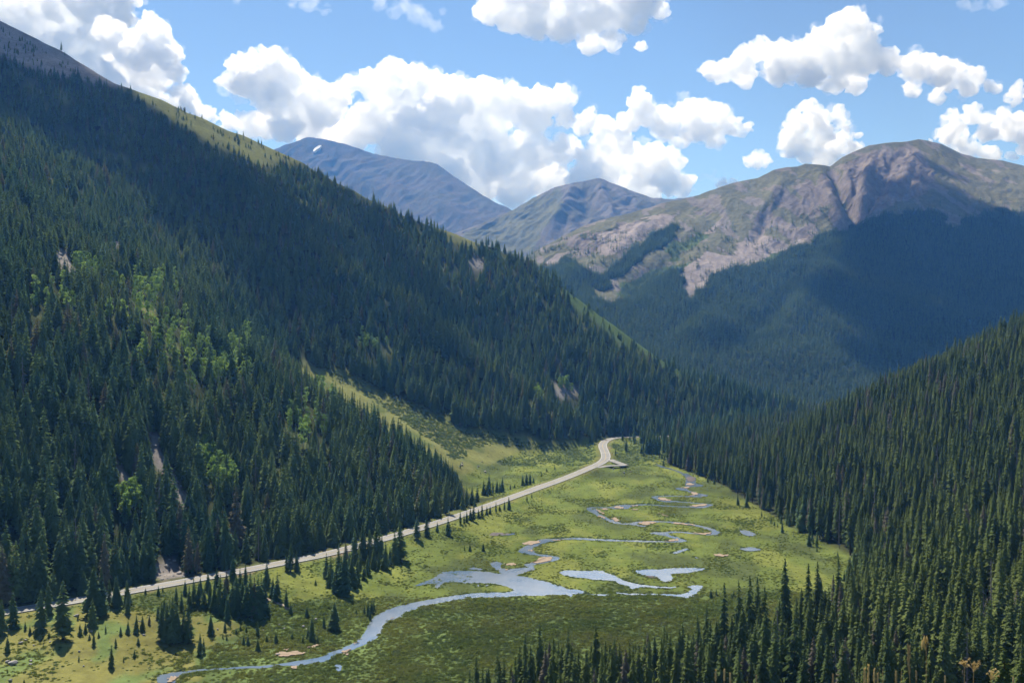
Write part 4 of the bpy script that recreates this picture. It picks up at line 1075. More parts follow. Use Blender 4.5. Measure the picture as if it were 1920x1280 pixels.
# ------------------------------------------------------------------ willows and sedge tussocks
def near_polys(x, y, polys, margin):
    ins = np.zeros(len(x), bool); nr = np.zeros(len(x), bool)
    for p in polys:
        xs = [a[0] for a in p]; ys = [a[1] for a in p]
        m = (x > min(xs) - margin) & (x < max(xs) + margin) & (y > min(ys) - margin) & (y < max(ys) + margin)
        if not m.any(): continue
        idx = np.where(m)[0]
        ins[idx] |= inpoly(x[idx], y[idx], p)
        d, _ = dist_line(x[idx], y[idx], [(a, b, 0) for a, b in p + [p[0]]])
        nr[idx] |= d < margin
    return ins, nr
SHRUBPX = [(605, 690), (640, 692), (700, 722), (780, 757), (860, 797), (960, 822), (1080, 836), (1125, 820), (1125, 845), (1090, 850), (1040, 847), (930, 832), (880, 838), (858, 862), (815, 830), (700, 752)]
def willows():
    P = []
    for s, yr in ((1.25, (285, 400)), (1.45, (400, 640)), (2.0, (640, 1060))):
        x, y = jgrid(-.56 * yr[1], .35 * yr[1] + 60, yr[0], yr[1], s)
        k = infr(x, y, 20); x = x[k]; y = y[k]
        z = ground(x, y); zo = zones(x, y, z); px, py = pix(x, y, z)
        k = (py < 1300) & np.isin(zo, (0, 2, 6, 7)); x, y, z, zo, px, py = (v[k] for v in (x, y, z, zo, px, py))
        P.append(np.stack([x, y, z, zo, px, py], 1))
    q = np.concatenate(P); x, y, z, zo, px, py = q.T
    n = len(x); u = rs.uniform(0, 1, n); cl = fbm(x / 20, y / 32, 3, 501); c2 = fbm(x / 5, y / 7, 2, 507)
    ins, shore = near_polys(x, y, WPOLY, 1.6); sin, _ = near_polys(x, y, SPOLY, .5)
    dr, _ = dist_line(x, y, ROAD)
    dc, _ = dist_line(x, y, [(a, b, 0) for a, b in CHW]); dn, _ = dist_line(x, y - 3.4, [(a, b, 0) for a, b in CHW])
    south = (zo == 0) & (py > 1118 - (px - 960) * .02 + cl * 8) & (px > 330)
    dens = np.where(zo == 0, .26 + .68 * sstep(-.3, .35, cl + .6 * c2), 0); r = np.where(zo == 0, .40 + .38 * np.clip(cl + .3, 0, 1), .6)
    dens = np.where(south, .85 + .2 * c2, dens); r = np.where(south, 1.0 + .4 * cl, r)
    bend = (zo == 0) & (y > 800); dens = np.where(bend, .3 + .5 * sstep(-.2, .3, cl), dens); r = np.where(bend, 1.0, r)
    bank = zo == 6; dens = np.where(bank, .22 * sstep(-.1, .4, c2) + .4 * sstep(.0, .45, cl), dens); r = np.where(bank, .75, r)
    leftm = (x + cl * 9 < -98) & (y + cl * 9 < 350); dens = np.where(leftm, .08 + .45 * sstep(.1, .5, cl + .4 * c2), dens)
    fan = zo == 2; sh = fan & inpoly(px + cl * 8, py + c2 * 6, SHRUBPX)
    dens = np.where(fan, .035, dens); dens = np.where(sh, .62 + .3 * c2, dens); r = np.where(fan, .5, r); r = np.where(sh, 1.5, r)
    dens = np.where(zo == 7, .8, dens); r = np.where(zo == 7, 1.8, r)
    dens = np.where(shore & ~ins, np.maximum(dens, .85), dens); r = np.where(shore & ~ins & ~south, .8, r)
    dens = np.where((dn < 1.3) & ~ins, 1, dens); r = np.where((dn < 1.3) & ~ins, .95, r)
    ins |= dc < 2.0
    marsh = ins & inpoly(px, py, [(735, 1065), (850, 1070), (885, 1080), (880, 1092), (835, 1100), (760, 1100)])
    dens = np.where(ins, 0, dens); dens = np.where(marsh & (dc > 2), .34, dens); r = np.where(marsh, .6, r)
    dens = np.where(sin, .02, dens); dens = np.where(dr < 5.5, 0, dens); r = np.where(dr < 9, np.minimum(r, .5), r)
    k = u < dens
    fk = k & np.isin(zo, (2, 7)); fk |= k & bend
    wk = k & ~fk
    for nm, m, coll, nk, lab in (('willow_shrubs', wk, C_BU, 4, 'low green willow shrubs and sedge tussocks on the valley floor'), ('willow_shrubs', fk, C_BG, 3, 'grey green willow thickets on the open slope and behind the road bend')):
        t = q[m]; nn = len(t); rr = r[m] * rs.uniform(.6, 1.5, nn)
        sc = np.stack([rr * rs.uniform(.9, 1.4, nn), rr * rs.uniform(.9, 1.2, nn), rr * rs.uniform(.55, 1.0, nn)], 1)
        instancer(nm, t[:, :3] - np.array((0, 0, .12)), np.stack([np.zeros(nn), np.zeros(nn), rs.uniform(0, 6.28, nn)], 1), sc, rs.randint(0, nk, nn), coll, lab)
        print(nm, nn)
willows()

# ------------------------------------------------------------------ rocks
def rock(seed):
    rg = random.Random(seed); bm = bmesh.new(); bmesh.ops.create_icosphere(bm, subdivisions=2, radius=.5)
    planes = [Vector((rg.gauss(0, 1), rg.gauss(0, 1), rg.gauss(0, 1))).normalized() for _ in range(9)]
    for v in bm.verts:
        for p in planes:
            e = v.co.dot(p) - rg.uniform(.32, .34)
            if e > 0: v.co -= p * e
        v.co.z *= .75; v.co *= 1 + rg.uniform(-.04, .04)
    V = [v.co[:] for v in bm.verts]; Fc = [tuple(v.index for v in f.verts) for f in bm.faces]; bm.free()
    return V, Fc
RK = [rock(s) for s in range(5)]
C_RK = protos('rock', [merged('k', [(v, M_ROCK)]) for v in RK])
RKME = [mesh('boulder', v, f, [M_ROCK], link=False).data for v, f in RK]
BOULD = [('in the grass at the lower left corner', [(39, 1206, 9), (24, 1246, 17), (14, 1241, 8), (58, 1239, 6), (57, 1246, 7), (63, 1210, 4.5), (48, 1200, 5), (20, 1276, 9), (149, 1221, 5), (157, 1249, 5), (94, 1203, 4.5)]),
         ('on the bank below the road among small spruces', [(145, 1155, 9), (156, 1148, 7), (140, 1155, 5), (171, 1184, 6), (270, 1191, 6), (408, 1180, 5), (262, 1165, 4)]),
         ('on the grass slope above the stream bend', [(523, 1171, 5), (533, 1178, 4), (493, 1182, 5), (569, 1176, 8), (592, 1162, 7), (521, 1228, 8), (444, 1224, 4), (588, 1168, 5), (575, 1180, 5)]),
         ('in the open meadow above the road', [(867, 868, 3.5), (904, 866, 3.5), (980, 835, 4), (910, 885, 6), (866, 873, 6), (897, 875, 5), (940, 870, 3)]),
         ('on the flat beside the side road', [(1183, 885, 4), (1170, 887, 5), (1335, 886, 5), (1150, 880, 4)])]
for where, lst in BOULD:
    rows = [(px, cast(px, py), s) for px, py, s in sorted(lst)]
    big = max(rows, key=lambda r: r[2])
    for i, (px, p, s) in enumerate(rows):
        m = max(.5, s * p.y / F)
        o = bpy.data.objects.new('boulder', rg.choice(RKME)); COL.objects.link(o); o.location = p + Vector((0, 0, m * .22)); o.scale = (m * 1.1, m * rg.uniform(.8, 1.1), m * rg.uniform(.8, 1.1)); o.rotation_euler = (rg.uniform(-.2, .2), rg.uniform(-.2, .2), rg.uniform(0, 6.28))
        tag(o, f'grey boulder {where}, {ordinal(i, len(rows))}', 'boulder', f'boulders {where}')
def scree():
    x, y = jgrid(-420, 220, 330, 1480, 2.2); k = infr(x, y, 0); x, y = x[k], y[k]
    z = ground(x, y); zo = zones(x, y, z); px, py = pix(x, y, z)
    pile = inpoly(px, py, [(-10, 1180), (30, 1180), (42, 1200), (30, 1206), (-10, 1200)])
    k = ((zo == 5) & (rs.uniform(0, 1, len(x)) < .5)) | pile
    q = np.stack([x, y, z], 1)[k]; n = len(q); s = rs.gamma(2, .45, n) + .4
    instancer('scree', q, rs.uniform(0, 6.28, (n, 3)) * np.array((.1, .1, 1)), np.stack([s, s * .9, s * .8], 1), rs.randint(0, 5, n), C_RK, 'pale broken rock on the bare streaks of the left slope')
scree()
# ------------------------------------------------------------------ dry grass beside the camera
def tube(pts, r0, r1, n=5):
    V = []; Fc = []
    for k, p in enumerate(pts):
        p = Vector(p); t = (Vector(pts[min(k + 1, len(pts) - 1)]) - Vector(pts[max(0, k - 1)])).normalized()
        a = t.orthogonal().normalized(); b = t.cross(a); r = r0 + (r1 - r0) * k / (len(pts) - 1)
        for i in range(n):
            g = 6.283 * i / n; V.append(tuple(p + a * math.cos(g) * r + b * math.sin(g) * r))
        if k:
            for i in range(n): Fc.append(((k - 1) * n + i, (k - 1) * n + (i + 1) % n, k * n + (i + 1) % n, k * n + i))
    return V, Fc
def spikelet(p, d, L, w):
    d = d.normalized(); a = d.orthogonal().normalized(); b = d.cross(a)
    V = [tuple(p)]
    for t, q in ((.3, 1), (.7, .8)):
        for i in range(5):
            g = 6.283 * i / 5; V.append(tuple(p + d * L * t + (a * math.cos(g) + b * math.sin(g)) * w * q))
    V.append(tuple(p + d * L))
    Fc = [(0, 1 + (i + 1) % 5, 1 + i) for i in range(5)] + [(1 + i, 1 + (i + 1) % 5, 6 + (i + 1) % 5, 6 + i) for i in range(5)] + [(6 + i, 6 + (i + 1) % 5, 11) for i in range(5)]
    return V, Fc
def stalk(kind, tip, foot_px, d, label, seed, head_px=28, mat=None):
    rg = random.Random(seed)
    top = Vector(W(tip[0], tip[1], d)); fx = (foot_px - CX) / F * d
    zg = float(ground(np.array([fx]), np.array([d]))[0]); foot = Vector((fx, d, zg - .02))
    e = empty('grass_stalk' if kind != 'umbel' else 'dry_flower', foot)
    mid = foot.lerp(top, .6) + Vector((rg.uniform(-.01, .01), 0, .03))
    u = d / F
    pts = [Vector((0, 0, 0))] + [((foot * (1 - t) ** 2 + mid * 2 * t * (1 - t) + top * t * t) - foot) for t in (.15, .3, .45, .6, .72, .82, .9, .96, 1)]
    P = top - foot; H = head_px * u
    if kind == 'droop':
        arc = [P + Vector((-k * .3 * H * .5, 0, H * .35 * math.sin(k * 1.1))) for k in (.4, .8, 1.2, 1.6)]
        pts += arc
    v, f = tube(pts, .0010, .0006); so = mesh('stem', v, f, [M_STEM], True, e)
    parts = []
    if kind == 'spike':
        for i in range(26):
            t = i / 25; q = P - Vector((0, 0, H * (1 - t))) + (pts[-1] - pts[-3]) * 0
            a = rg.uniform(0, 6.28); dd = Vector((math.cos(a) * .32, math.sin(a) * .32, 1))
            parts.append(spikelet(q, dd, H * .2, u * 1.7 * (1 - .5 * abs(t - .4))))
    elif kind == 'droop':
        for i in range(12):
            q = pts[-4 + i % 4] + Vector(((-7 + 5 * (i % 4) + rg.uniform(-1, 1)) * u, rg.uniform(-2, 2) * u, rg.uniform(-9, 3) * u))
            parts.append(spikelet(q, Vector((rg.uniform(-.2, .2), rg.uniform(-.2, .2), -1)), H * rg.uniform(.35, .7), u * 1.5))
    elif kind == 'umbel':
        for i in range(12):
            a = rg.uniform(0, 6.28); rr = rg.uniform(.2, 1) * H * 1.1
            q = P + Vector((math.cos(a) * rr, math.sin(a) * rr, rg.uniform(-.9, .6) * H))
            w, g = tube([P - Vector((0, 0, H)), (P + q) / 2 - Vector((0, 0, H * .3)), q], u * .5, u * .4, 4); parts.append((w, g))
            for j in range(7):
                parts.append(spikelet(q, Vector((rg.uniform(-1, 1), rg.uniform(-1, 1), rg.uniform(-.3, 1))), u * rg.uniform(2.5, 5), u * .9))
    if parts:
        V = []; Fc = []
        for w, g in parts:
            b = len(V); V += w; Fc += [tuple(i + b for i in q) for q in g]
        mesh('flower_head' if kind == 'umbel' else 'seed_head', V, Fc, [mat or M_STRAW], False, e)
    tag(e, label, 'dry flower' if kind == 'umbel' else 'grass stalk')
def blade(tip, foot_px, d, label, w, mat):
    top = Vector(W(tip[0], tip[1], d)); fx = (foot_px - CX) / F * d
    zg = float(ground(np.array([fx]), np.array([d]))[0]); foot = Vector((fx, d, zg - .02)); u = d / F
    V = []; Fc = []
    for k in range(9):
        t = k / 8; p = (foot.lerp(top, t) + Vector((0, 0, .05 * math.sin(t * 3.14)))) - foot; ww = w * u * (1 - t ** 3) + u * .2
        V += [(p.x - ww, p.y, p.z), (p.x, p.y + ww * .5, p.z - ww * .2), (p.x + ww, p.y, p.z)]
        if k: b = 3 * k; Fc += [(b - 3, b - 2, b + 1, b), (b - 2, b - 1, b + 2, b + 1)]
    o = mesh('dry_grass', V, Fc, [mat], True); o.location = foot; tag(o, label, 'grass blade')
stalk('droop', (1737, 1200), 1741, 2.3, 'grass stalk with a drooping yellow seed cluster, highest of the foreground grasses', 1, 30)
stalk('spike', (1704, 1214), 1722, 2.2, 'brown grass stalk with a slim seed head beside the drooping yellow one', 2, 50, M_STEM)
stalk('spike', (1621, 1255), 1622, 2.0, 'short upright tan grass head, left of a close pair at the bottom', 3, 30)
stalk('spike', (1628, 1249), 1630, 2.0, 'short upright tan grass head, tallest in the close bottom group', 4, 34)
stalk('spike', (1639, 1256), 1638, 2.05, 'pale upright grass head just right of the tallest in the bottom group', 5, 28)
stalk('spike', (1646, 1263), 1646, 2.1, 'lowest pale grass head in the close bottom group', 6, 22)
stalk('spike', (1680, 1261), 1672, 2.1, 'tan grass head leaning right between the group and the brown stalk', 7, 24)
stalk('spike', (1718, 1259), 1690, 2.2, 'brown bent grass stem leaning across the slim brown stalk', 8, 16, M_STEM)
stalk('spike', (1562, 1266), 1562, 2.4, 'greyish grass head standing apart at the bottom', 9, 26, M_STEM)
stalk('spike', (1342, 1257), 1343, 2.3, 'leftmost of three small pale grass heads at the bottom', 10, 20)
stalk('spike', (1358, 1256), 1359, 2.3, 'middle one of three small pale grass heads at the bottom', 11, 20)
stalk('spike', (1369, 1263), 1369, 2.3, 'right one of three small pale grass heads at the bottom', 12, 18)
stalk('umbel', (1826, 1244), 1800, 2.2, 'dry brown umbel flower at the bottom right', 13, 15)
stalk('umbel', (1858, 1262), 1862, 2.1, 'second dry flower head right of the brown umbel', 14, 12)
stalk('umbel', (1808, 1243), 1790, 2.3, 'small dry flower head touching the brown umbel on its left', 15, 7)
stalk('spike', (1772, 1268), 1774, 2.2, 'small pinkish dry head left of the brown umbel', 16, 14)
stalk('spike', (1900, 1270), 1898, 2.2, 'low dry head at the far right corner of the grasses', 17, 14)
stalk('spike', (1418, 1266), 1448, 2.0, 'thin arching brown stem at the bottom left of the grasses', 18, 10, M_STEM)
blade((1401, 1266), 1410, 2.0, 'bright yellow green grass blade at the bottom', 2.2, M_GREENBLADE)
blade((1655, 1254), 1668, 2.3, 'thin bent dry grass blade above the close bottom group', .9, M_STEM)
blade((1690, 1257), 1676, 2.3, 'thin dry grass blade arching to the right of the bottom group', .9, M_STEM)

# ------------------------------------------------------------------ clouds: closed shapes filled with an even, bright volume
def hash3(ix, iy, iz, s):
    return hash2(ix + iz * 7919, iy - iz * 104729, s)
_g3 = np.array([[1, 1, 0], [-1, 1, 0], [1, -1, 0], [-1, -1, 0], [1, 0, 1], [-1, 0, 1], [1, 0, -1], [-1, 0, -1], [0, 1, 1], [0, -1, 1], [0, 1, -1], [0, -1, -1]], float)
def noise3(p, seed=0):
    i = np.floor(p).astype(np.int64); f = p - i; u = f * f * f * (f * (f * 6 - 15) + 10); r = 0
    for dx in (0, 1):
        for dy in (0, 1):
            for dz in (0, 1):
                g = _g3[hash3(i[:, 0] + dx, i[:, 1] + dy, i[:, 2] + dz, seed) % 12]
                d = g[:, 0] * (f[:, 0] - dx) + g[:, 1] * (f[:, 1] - dy) + g[:, 2] * (f[:, 2] - dz)
                w = (u[:, 0] if dx else 1 - u[:, 0]) * (u[:, 1] if dy else 1 - u[:, 1]) * (u[:, 2] if dz else 1 - u[:, 2])
                r = r + w * d
    return r
def cloud_mat(name, dens, g=.4):
    m, nt, N, L = newmat(name)
    v = N('ShaderNodeVolumePrincipled'); v.inputs['Color'].default_value = (.997, .998, 1, 1); v.inputs['Density'].default_value = dens; v.inputs['Anisotropy'].default_value = g
    v.inputs['Absorption Color'].default_value = (1, 1, 1, 1)
    o = N('ShaderNodeOutputMaterial'); L(v.outputs[0], o.inputs['Volume']); return m
M_CLOUD = cloud_mat('cloud_mist', CLOUD_D); M_WISP = cloud_mat('thin_cloud_mist', CLOUD_D * .11); M_EDGE = cloud_mat('torn_cloud_mist', CLOUD_D * .17)
def ico(s):
    bm = bmesh.new(); bmesh.ops.create_icosphere(bm, subdivisions=s, radius=1)
    V = np.array([v.co[:] for v in bm.verts]); Fc = np.array([[v.index for v in f.verts] for f in bm.faces]); bm.free(); return V, Fc
ICO = ico(3)
def drop_hollows(me):
    """only the outer skin of a cloud stays"""
    bm = bmesh.new(); bm.from_mesh(me); bm.verts.ensure_lookup_table(); seen = np.zeros(len(bm.verts), bool); isl = []
    for v0 in bm.verts:
        if seen[v0.index]: continue
        st = [v0]; seen[v0.index] = True; cur = []
        while st:
            v = st.pop(); cur.append(v)
            for e in v.link_edges:
                w = e.other_vert(v)
                if not seen[w.index]: seen[w.index] = True; st.append(w)
        isl.append(cur)
    for cur in isl:
        fs = {f for v in cur for f in v.link_faces}
        vol = sum(f.verts[0].co.dot(f.verts[1].co.cross(f.verts[2].co)) for f in fs) if fs else 0
        c0 = sum((v.co for v in cur), Vector()) / len(cur)
        vol = sum((f.calc_center_median() - c0).dot(f.normal) * f.calc_area() for f in fs)
        if vol < 0 or len(cur) < 30: bmesh.ops.delete(bm, geom=cur, context='VERTS')
    bm.to_mesh(me); bm.free()
def build_cloud(name, balls, s, mat, seed, label, vox=2.2, depth=.75, amps=((45, 14), (20, 9), (9, 5.5), (4.5, 2.6)), group=None):
    """balls in metres, s = metres per photo pixel at the cloud"""
    V = []; Fc = []; n = 0
    for (x, y, z, r) in balls:
        v = ICO[0] * np.array((r, r * depth, r * .93)) + np.array((x, y, z)); V.append(v); Fc.append(ICO[1] + n); n += len(v)
    o = mesh(name, np.concatenate(V), np.concatenate(Fc), [mat])
    m = o.modifiers.new('r', 'REMESH'); m.mode = 'VOXEL'; m.voxel_size = vox * s
    me = bpy.data.meshes.new_from_object(o.evaluated_get(C.evaluated_depsgraph_get()))
    o.modifiers.clear(); o.data = me; me.name = name
    drop_hollows(me)
    nv = len(me.vertices); co = np.empty(nv * 3, np.float32); me.vertices.foreach_get('co', co); co = co.reshape(-1, 3).astype(float)
    for fr, am in amps:
        no = np.empty(nv * 3, np.float32); me.vertices.foreach_get('normal', no); no = no.reshape(-1, 3)
        d = (.42 - np.abs(noise3(co / (fr * s), seed + int(fr))) * 2.1) * am * s
        # undersides stay flatter than the tops
        d *= np.where(no[:, 2] < -.4, .5, 1)
        co = co + no * d[:, None]; me.vertices.foreach_set('co', co.astype(np.float32).ravel()); me.update()
    m = o.modifiers.new('r', 'REMESH'); m.mode = 'VOXEL'; m.voxel_size = vox * s * .85      # weld folds of the billows
    me = bpy.data.meshes.new_from_object(o.evaluated_get(C.evaluated_depsgraph_get())); o.modifiers.clear(); o.data = me; me.name = name
    drop_hollows(me)
    me.polygons.foreach_set('use_smooth', np.ones(len(me.polygons), bool))
    me.materials.clear(); me.materials.append(mat)
    return tag(o, label, 'cloud', group)
def sky_cloud(puffs, D, mat, seed, label, extra=5, spread=60, **kw):
    r_ = np.random.RandomState(seed); s = D / F; B = []
    for px, py, r in puffs:
        r = r if r < 34 else 34 + (r - 34) * .75
        ps = [(px, py, r, r_.uniform(-.5, .5) * spread)]
        for k in range(extra):
            a = r_.uniform(0, 6.28); q = r * r_.uniform(.3, .55)
            ps.append((px + math.cos(a) * r * .78, py - abs(math.sin(a)) * r * .62 + r * .1, q, r_.uniform(-1, 1) * r * .8))
        for a, b, q, dz in ps:
            if q < 4: continue
            B.append(((a - CX) * s, D + dz * s, CAMZ + (CY - b) * s, q * s))
    o = build_cloud('cloud', B, s, mat, seed, label, **kw)
    if mat is M_CLOUD and len(puffs) > 6:                 # torn thin edges round the dense heart
        E = []
        for (x, y, z, q) in B:
            for k in range(2):
                a = r_.uniform(0, 6.28); E.append((x + math.cos(a) * q * .9, y + r_.uniform(-.3, .3) * q, z + math.sin(a) * q * .85, q * r_.uniform(.3, .55)))
        w = build_cloud('torn_edge', E, s, M_EDGE, seed + 5, None, vox=2.4, depth=.75, amps=((20, 16), (9, 11), (4.5, 6)))
        for key in ('label', 'category'):
            if key in w: del w[key]
        w.parent = o
    return o
CLOUDS = [
 ([(-40, 30, 60), (20, 10, 50), (70, 0, 46), (120, -10, 50), (170, -15, 46), (215, -15, 40), (240, 10, 30), (-20, 80, 55), (40, 60, 48), (90, 50, 46), (140, 40, 48), (190, 30, 46), (230, 45, 34), (60, 110, 42), (110, 100, 44), (160, 90, 46), (205, 90, 40), (245, 100, 30), (130, 145, 40), (180, 140, 42), (225, 140, 38), (200, 180, 36), (250, 170, 34), (290, 190, 28), (330, 205, 22), (160, 185, 30)], 10400, 0, 'great grey and white cloud bank behind the upper left ridge', 7),
 ([(285, 55, 26), (265, 72, 26), (300, 72, 20), (300, 105, 34), (270, 108, 38), (322, 118, 24), (255, 130, 30), (285, 135, 30), (330, 140, 18), (210, 85, 20), (205, 105, 14), (205, 62, 26), (340, 185, 24), (362, 205, 22), (385, 218, 18), (415, 226, 16), (440, 238, 16), (325, 175, 20)], 9000, 0, 'bright heaped cumulus towers in front of the upper left cloud bank', 6),
 ([(495, 120, 34), (520, 125, 30), (455, 135, 34), (440, 155, 26), (480, 160, 42), (540, 150, 34), (570, 172, 34), (600, 180, 26), (640, 190, 24), (520, 190, 42), (560, 215, 40), (610, 212, 36), (500, 225, 34), (540, 240, 34), (470, 235, 26), (580, 240, 26)], 8700, 0, 'tall white cumulus standing over the crest of the left slope', 5),
 ([(765, 140, 30), (735, 145, 30), (700, 160, 34), (660, 162, 22), (800, 165, 34), (840, 175, 36), (890, 185, 38), (920, 175, 26), (960, 200, 38), (1010, 185, 28), (1040, 190, 32), (1060, 225, 20), (1000, 225, 40), (900, 230, 60), (820, 235, 65), (740, 215, 55), (690, 235, 42), (655, 260, 36), (610, 262, 26), (575, 262, 18), (760, 280, 55), (850, 300, 60), (930, 300, 55), (1000, 285, 45), (1050, 285, 32), (900, 345, 45), (970, 340, 45), (1030, 335, 40), (960, 372, 24), (800, 290, 30), (840, 325, 34), (870, 350, 30)], 9000, 0, 'largest white cumulus mass in the middle above the valley head', 5),
 ([(1130, 275, 28), (1165, 272, 26), (1200, 285, 26), (1235, 295, 26), (1262, 315, 24), (1285, 342, 18), (1150, 310, 38), (1205, 325, 38), (1250, 345, 28), (1110, 305, 30), (1095, 340, 34), (1160, 350, 34), (1215, 358, 30), (1280, 362, 14)], 8600, 0, 'white cumulus just above the pointed grey mountain', 5),
 ([(1203, 182, 16), (1195, 200, 18), (1215, 215, 24), (1250, 212, 24), (1285, 205, 22), (1320, 215, 24), (1350, 215, 18), (1365, 232, 24), (1395, 243, 16), (1300, 240, 30), (1250, 240, 26), (1180, 228, 22), (1340, 258, 20), (1110, 215, 16), (1130, 235, 22), (1095, 240, 22), (1160, 245, 20), (1280, 258, 18)], 9400, 0, 'white cumulus with a flat grey base right of the middle mass', 5),
 ([(920, 15, 30), (960, 30, 34), (1000, 20, 44), (1050, 25, 44), (1100, 30, 46), (1150, 15, 44), (1200, 10, 38), (1240, 15, 20), (1000, -30, 50), (1100, -40, 60), (1190, -35, 50), (940, -20, 40), (1010, 62, 24), (1060, 65, 26), (1110, 75, 26), (1150, 75, 22), (985, 55, 20), (1190, 55, 20), (1200, 85, 10)], 9000, 0, 'white cloud cut by the top edge in the middle', 5),
 ([(1330, 140, 18), (1360, 130, 22), (1400, 112, 26), (1430, 100, 26), (1460, 105, 30), (1500, 112, 32), (1530, 85, 28), (1555, 65, 26), (1585, 42, 24), (1610, 40, 20), (1640, 52, 16), (1600, 78, 36), (1570, 115, 36), (1620, 115, 34), (1510, 145, 30), (1450, 142, 28), (1400, 142, 22), (1560, 155, 24), (1610, 150, 24), (1660, 125, 26), (1700, 130, 28), (1740, 120, 18), (1750, 145, 28), (1790, 140, 28), (1830, 150, 26), (1860, 165, 14), (1720, 160, 20), (1770, 175, 16), (1810, 172, 14)], 8800, 0, 'long white cumulus with a peaked tower at the upper right', 5),
 ([(1895, 175, 12), (1910, 182, 14), (1930, 180, 16)], 8800, 0, 'small white puff at the right edge', 4),
 ([(1510, 208, 16), (1490, 222, 16), (1525, 220, 20), (1555, 218, 20), (1578, 232, 18), (1590, 252, 16), (1540, 245, 28), (1500, 255, 28), (1570, 270, 26), (1520, 280, 28), (1475, 285, 20), (1605, 282, 18), (1550, 298, 24)], 10200, 0, 'white cumulus rising behind the rocky right summit', 5),
 ([(1420, 297, 12), (1408, 304, 10), (1435, 303, 10), (1420, 308, 12)], 8700, 0, 'small lone white puff left of the right summit', 4),
 ([(1790, 225, 20), (1770, 245, 20), (1815, 222, 20), (1840, 228, 18), (1800, 250, 24), (1760, 262, 14), (1840, 258, 18), (1820, 275, 22), (1860, 290, 16), (1885, 300, 10), (1890, 225, 22), (1915, 240, 26), (1880, 245, 16), (1930, 265, 24), (1945, 230, 26)], 10400, 0, 'white cumulus over the far right shoulder of the mountain', 5),
 ([(710, 12, 14), (740, 18, 16), (775, 28, 20), (800, 32, 18), (815, 45, 12), (760, 10, 14), (830, 20, 10), (700, 0, 12)], 9000, 1, 'thin ragged wisp left of the top cloud', 4),
 ([(555, 8, 12), (580, 6, 16), (605, 14, 10), (465, -4, 14), (440, -8, 12), (490, -6, 10)], 9000, 1, 'thin wisp at the top left of the blue gap', 4),
 ([(1810, 4, 14), (1835, 8, 16), (1855, 18, 10), (1880, -4, 14)], 9000, 1, 'thin wisp at the top right corner', 4),
 ([(1310, 335, 10), (1325, 330, 12), (1340, 338, 8)], 9200, 1, 'faint wisp above the saddle', 3), ([(1360, 345, 9), (1375, 342, 9), (1345, 350, 8)], 8900, 0, 'tiny puff resting on the ridge line', 3),
]
for i, (pf, D, thin, lab, ex) in enumerate(CLOUDS):
    sky_cloud(pf, D, M_WISP if thin else M_CLOUD, 900 + i * 13, lab, ex)
# clouds above the frame whose shadows lie on the slopes
def overhead(spots, alt, mat, seed, label, on):
    B = []; r_ = np.random.RandomState(seed)
    for px, py, r in spots:
        p = cast(px, py, [on])
        if p is None: continue
        q = p + SUN * ((alt - p.z) / SUN.z)
        B.append((q.x, q.y, q.z + r_.uniform(-30, 30), r))
        for k in range(4):
            a = r_.uniform(0, 6.28); B.append((q.x + math.cos(a) * r * .8, q.y + math.sin(a) * r * .8, q.z + r_.uniform(-.3, .3) * r, r * r_.uniform(.35, .6)))
    return build_cloud('cloud', B, 5.0, mat, seed, label, vox=2.2, amps=((28, 6), (12, 3.5), (6, 2)))
M_OVER = cloud_mat('overhead_cloud_mist', .02, .3)
overhead([(-150, 120, 110), (-20, 60, 80), (60, 100, 70), (130, 140, 55), (200, 175, 45), (40, 150, 75), (120, 185, 75), (190, 225, 75), (260, 280, 75), (320, 330, 70), (370, 370, 65), (430, 420, 65), (490, 465, 60), (550, 510, 55), (600, 545, 45), (440, 340, 60), (530, 400, 55), (600, 450, 45), (330, 260, 50), (640, 470, 45), (680, 420, 45), (620, 590, 35), (740, 500, 40), (800, 560, 40), (830, 640, 35), (900, 600, 35), (760, 620, 35)], 1950, M_OVER, 71, 'cloud overhead that shades the upper left slope', BVH_G)
overhead([(1690, 470, 120), (1720, 520, 150), (1780, 480, 190), (1860, 500, 200), (1920, 560, 200), (1690, 590, 120), (1750, 620, 170), (1850, 640, 170), (1680, 680, 80), (1740, 700, 100), (1660, 430, 60), (1740, 405, 120), (1850, 420, 140), (1380, 650, 45), (1330, 640, 40), (1460, 645, 40), (1710, 370, 90), (1790, 370, 90), (1760, 320, 60), (2000, 480, 220), (2060, 600, 200)], 2700, M_OVER, 73, 'cloud overhead that shades the right mountain', BVH_M)
overhead([(730, 1225, 24), (800, 1205, 26), (880, 1210, 30), (960, 1200, 30), (1040, 1190, 30), (1120, 1185, 28), (1200, 1170, 28), (1000, 1240, 34), (880, 1250, 30), (760, 1262, 26), (640, 1262, 18), (1100, 1230, 30), (1260, 1150, 22)], 1800, cloud_mat('thin_overhead_mist', .004, .3), 79, 'thin cloud overhead that shades the willow flat', BVH_G)

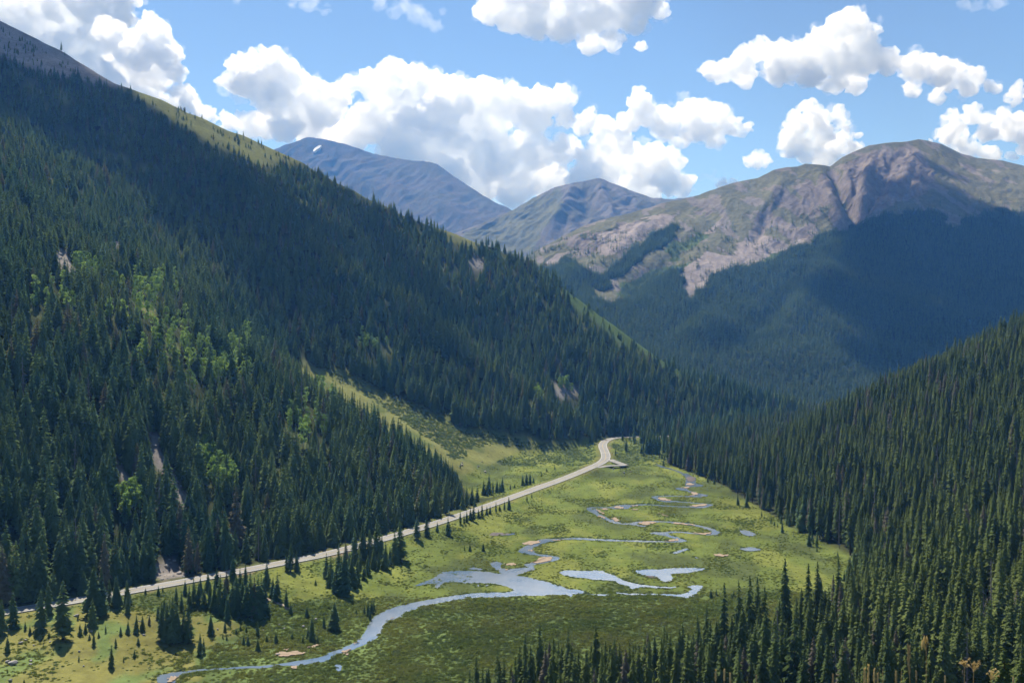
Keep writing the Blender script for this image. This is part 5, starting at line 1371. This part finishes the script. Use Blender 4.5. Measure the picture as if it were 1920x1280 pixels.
# ------------------------------------------------------------------ air, sky, sun, camera
def haze():
    x0, x1, y0, y1, z0, z1 = -5200, 5200, -60, 7500, -26, 1560
    V = [(x, y, z) for z in (z0, z1) for x, y in ((x0, y0), (x1, y0), (x1, y1), (x0, y1))]
    Fc = [(3, 2, 1, 0), (4, 5, 6, 7), (0, 1, 5, 4), (1, 2, 6, 5), (2, 3, 7, 6), (3, 0, 4, 7)]
    m, nt, N, L = newmat('mountain_air')
    v = N('ShaderNodeVolumePrincipled'); v.inputs['Color'].default_value = HAZE_C; v.inputs['Density'].default_value = HAZE_D; v.inputs['Anisotropy'].default_value = HAZE_G
    v.inputs['Absorption Color'].default_value = (1, 1, 1, 1)
    o = N('ShaderNodeOutputMaterial'); L(v.outputs[0], o.inputs['Volume'])
    tag(mesh('haze', V, Fc, [m]), None, None, None, 'stuff')
if HAZE_D > 0: haze()
w = bpy.data.worlds.new('World'); C.scene.world = w; w.use_nodes = True
sky = w.node_tree.nodes.new('ShaderNodeTexSky'); sky.sky_type = 'NISHITA'; sky.sun_disc = False
sky.sun_elevation = math.asin(SUN.z); sky.sun_rotation = math.atan2(SUN.x, SUN.y)
sky.altitude = 3300; sky.air_density = 1.0; sky.dust_density = .1; sky.ozone_density = 2.5
bg = w.node_tree.nodes['Background']; w.node_tree.links.new(sky.outputs[0], bg.inputs[0]); bg.inputs[1].default_value = SKY_S
l = bpy.data.lights.new('sun', 'SUN'); l.energy = SUN_S; l.angle = math.radians(.5); l.color = (1, .95, .87)
lo = bpy.data.objects.new('sun', l); COL.objects.link(lo); lo.rotation_euler = SUN.to_track_quat('Z', 'Y').to_euler()
cam = bpy.data.cameras.new('camera'); cam.lens = F / 1920 * 36; cam.sensor_width = 36; cam.clip_start = .05; cam.clip_end = 60000
cam.dof.use_dof = True; cam.dof.focus_distance = 700; cam.dof.aperture_fstop = 20
co = bpy.data.objects.new('camera', cam); co.location = (0, 0, CAMZ); co.rotation_euler = (math.pi / 2, 0, 0); COL.objects.link(co); C.scene.camera = co
vs = C.scene.view_settings; vs.view_transform = 'Standard'; vs.look = 'None'; vs.exposure = EXPO; vs.gamma = 1
cy = C.scene.cycles; cy.max_bounces = 72; cy.diffuse_bounces = 3; cy.glossy_bounces = 2; cy.transmission_bounces = 4; cy.volume_bounces = 72; cy.transparent_max_bounces = 8
cy.use_denoising = DENOISE
if DENOISE:
    cy.denoiser = 'OPENIMAGEDENOISE'; cy.denoising_input_passes = 'RGB_ALBEDO_NORMAL'; cy.denoising_prefilter = 'ACCURATE'
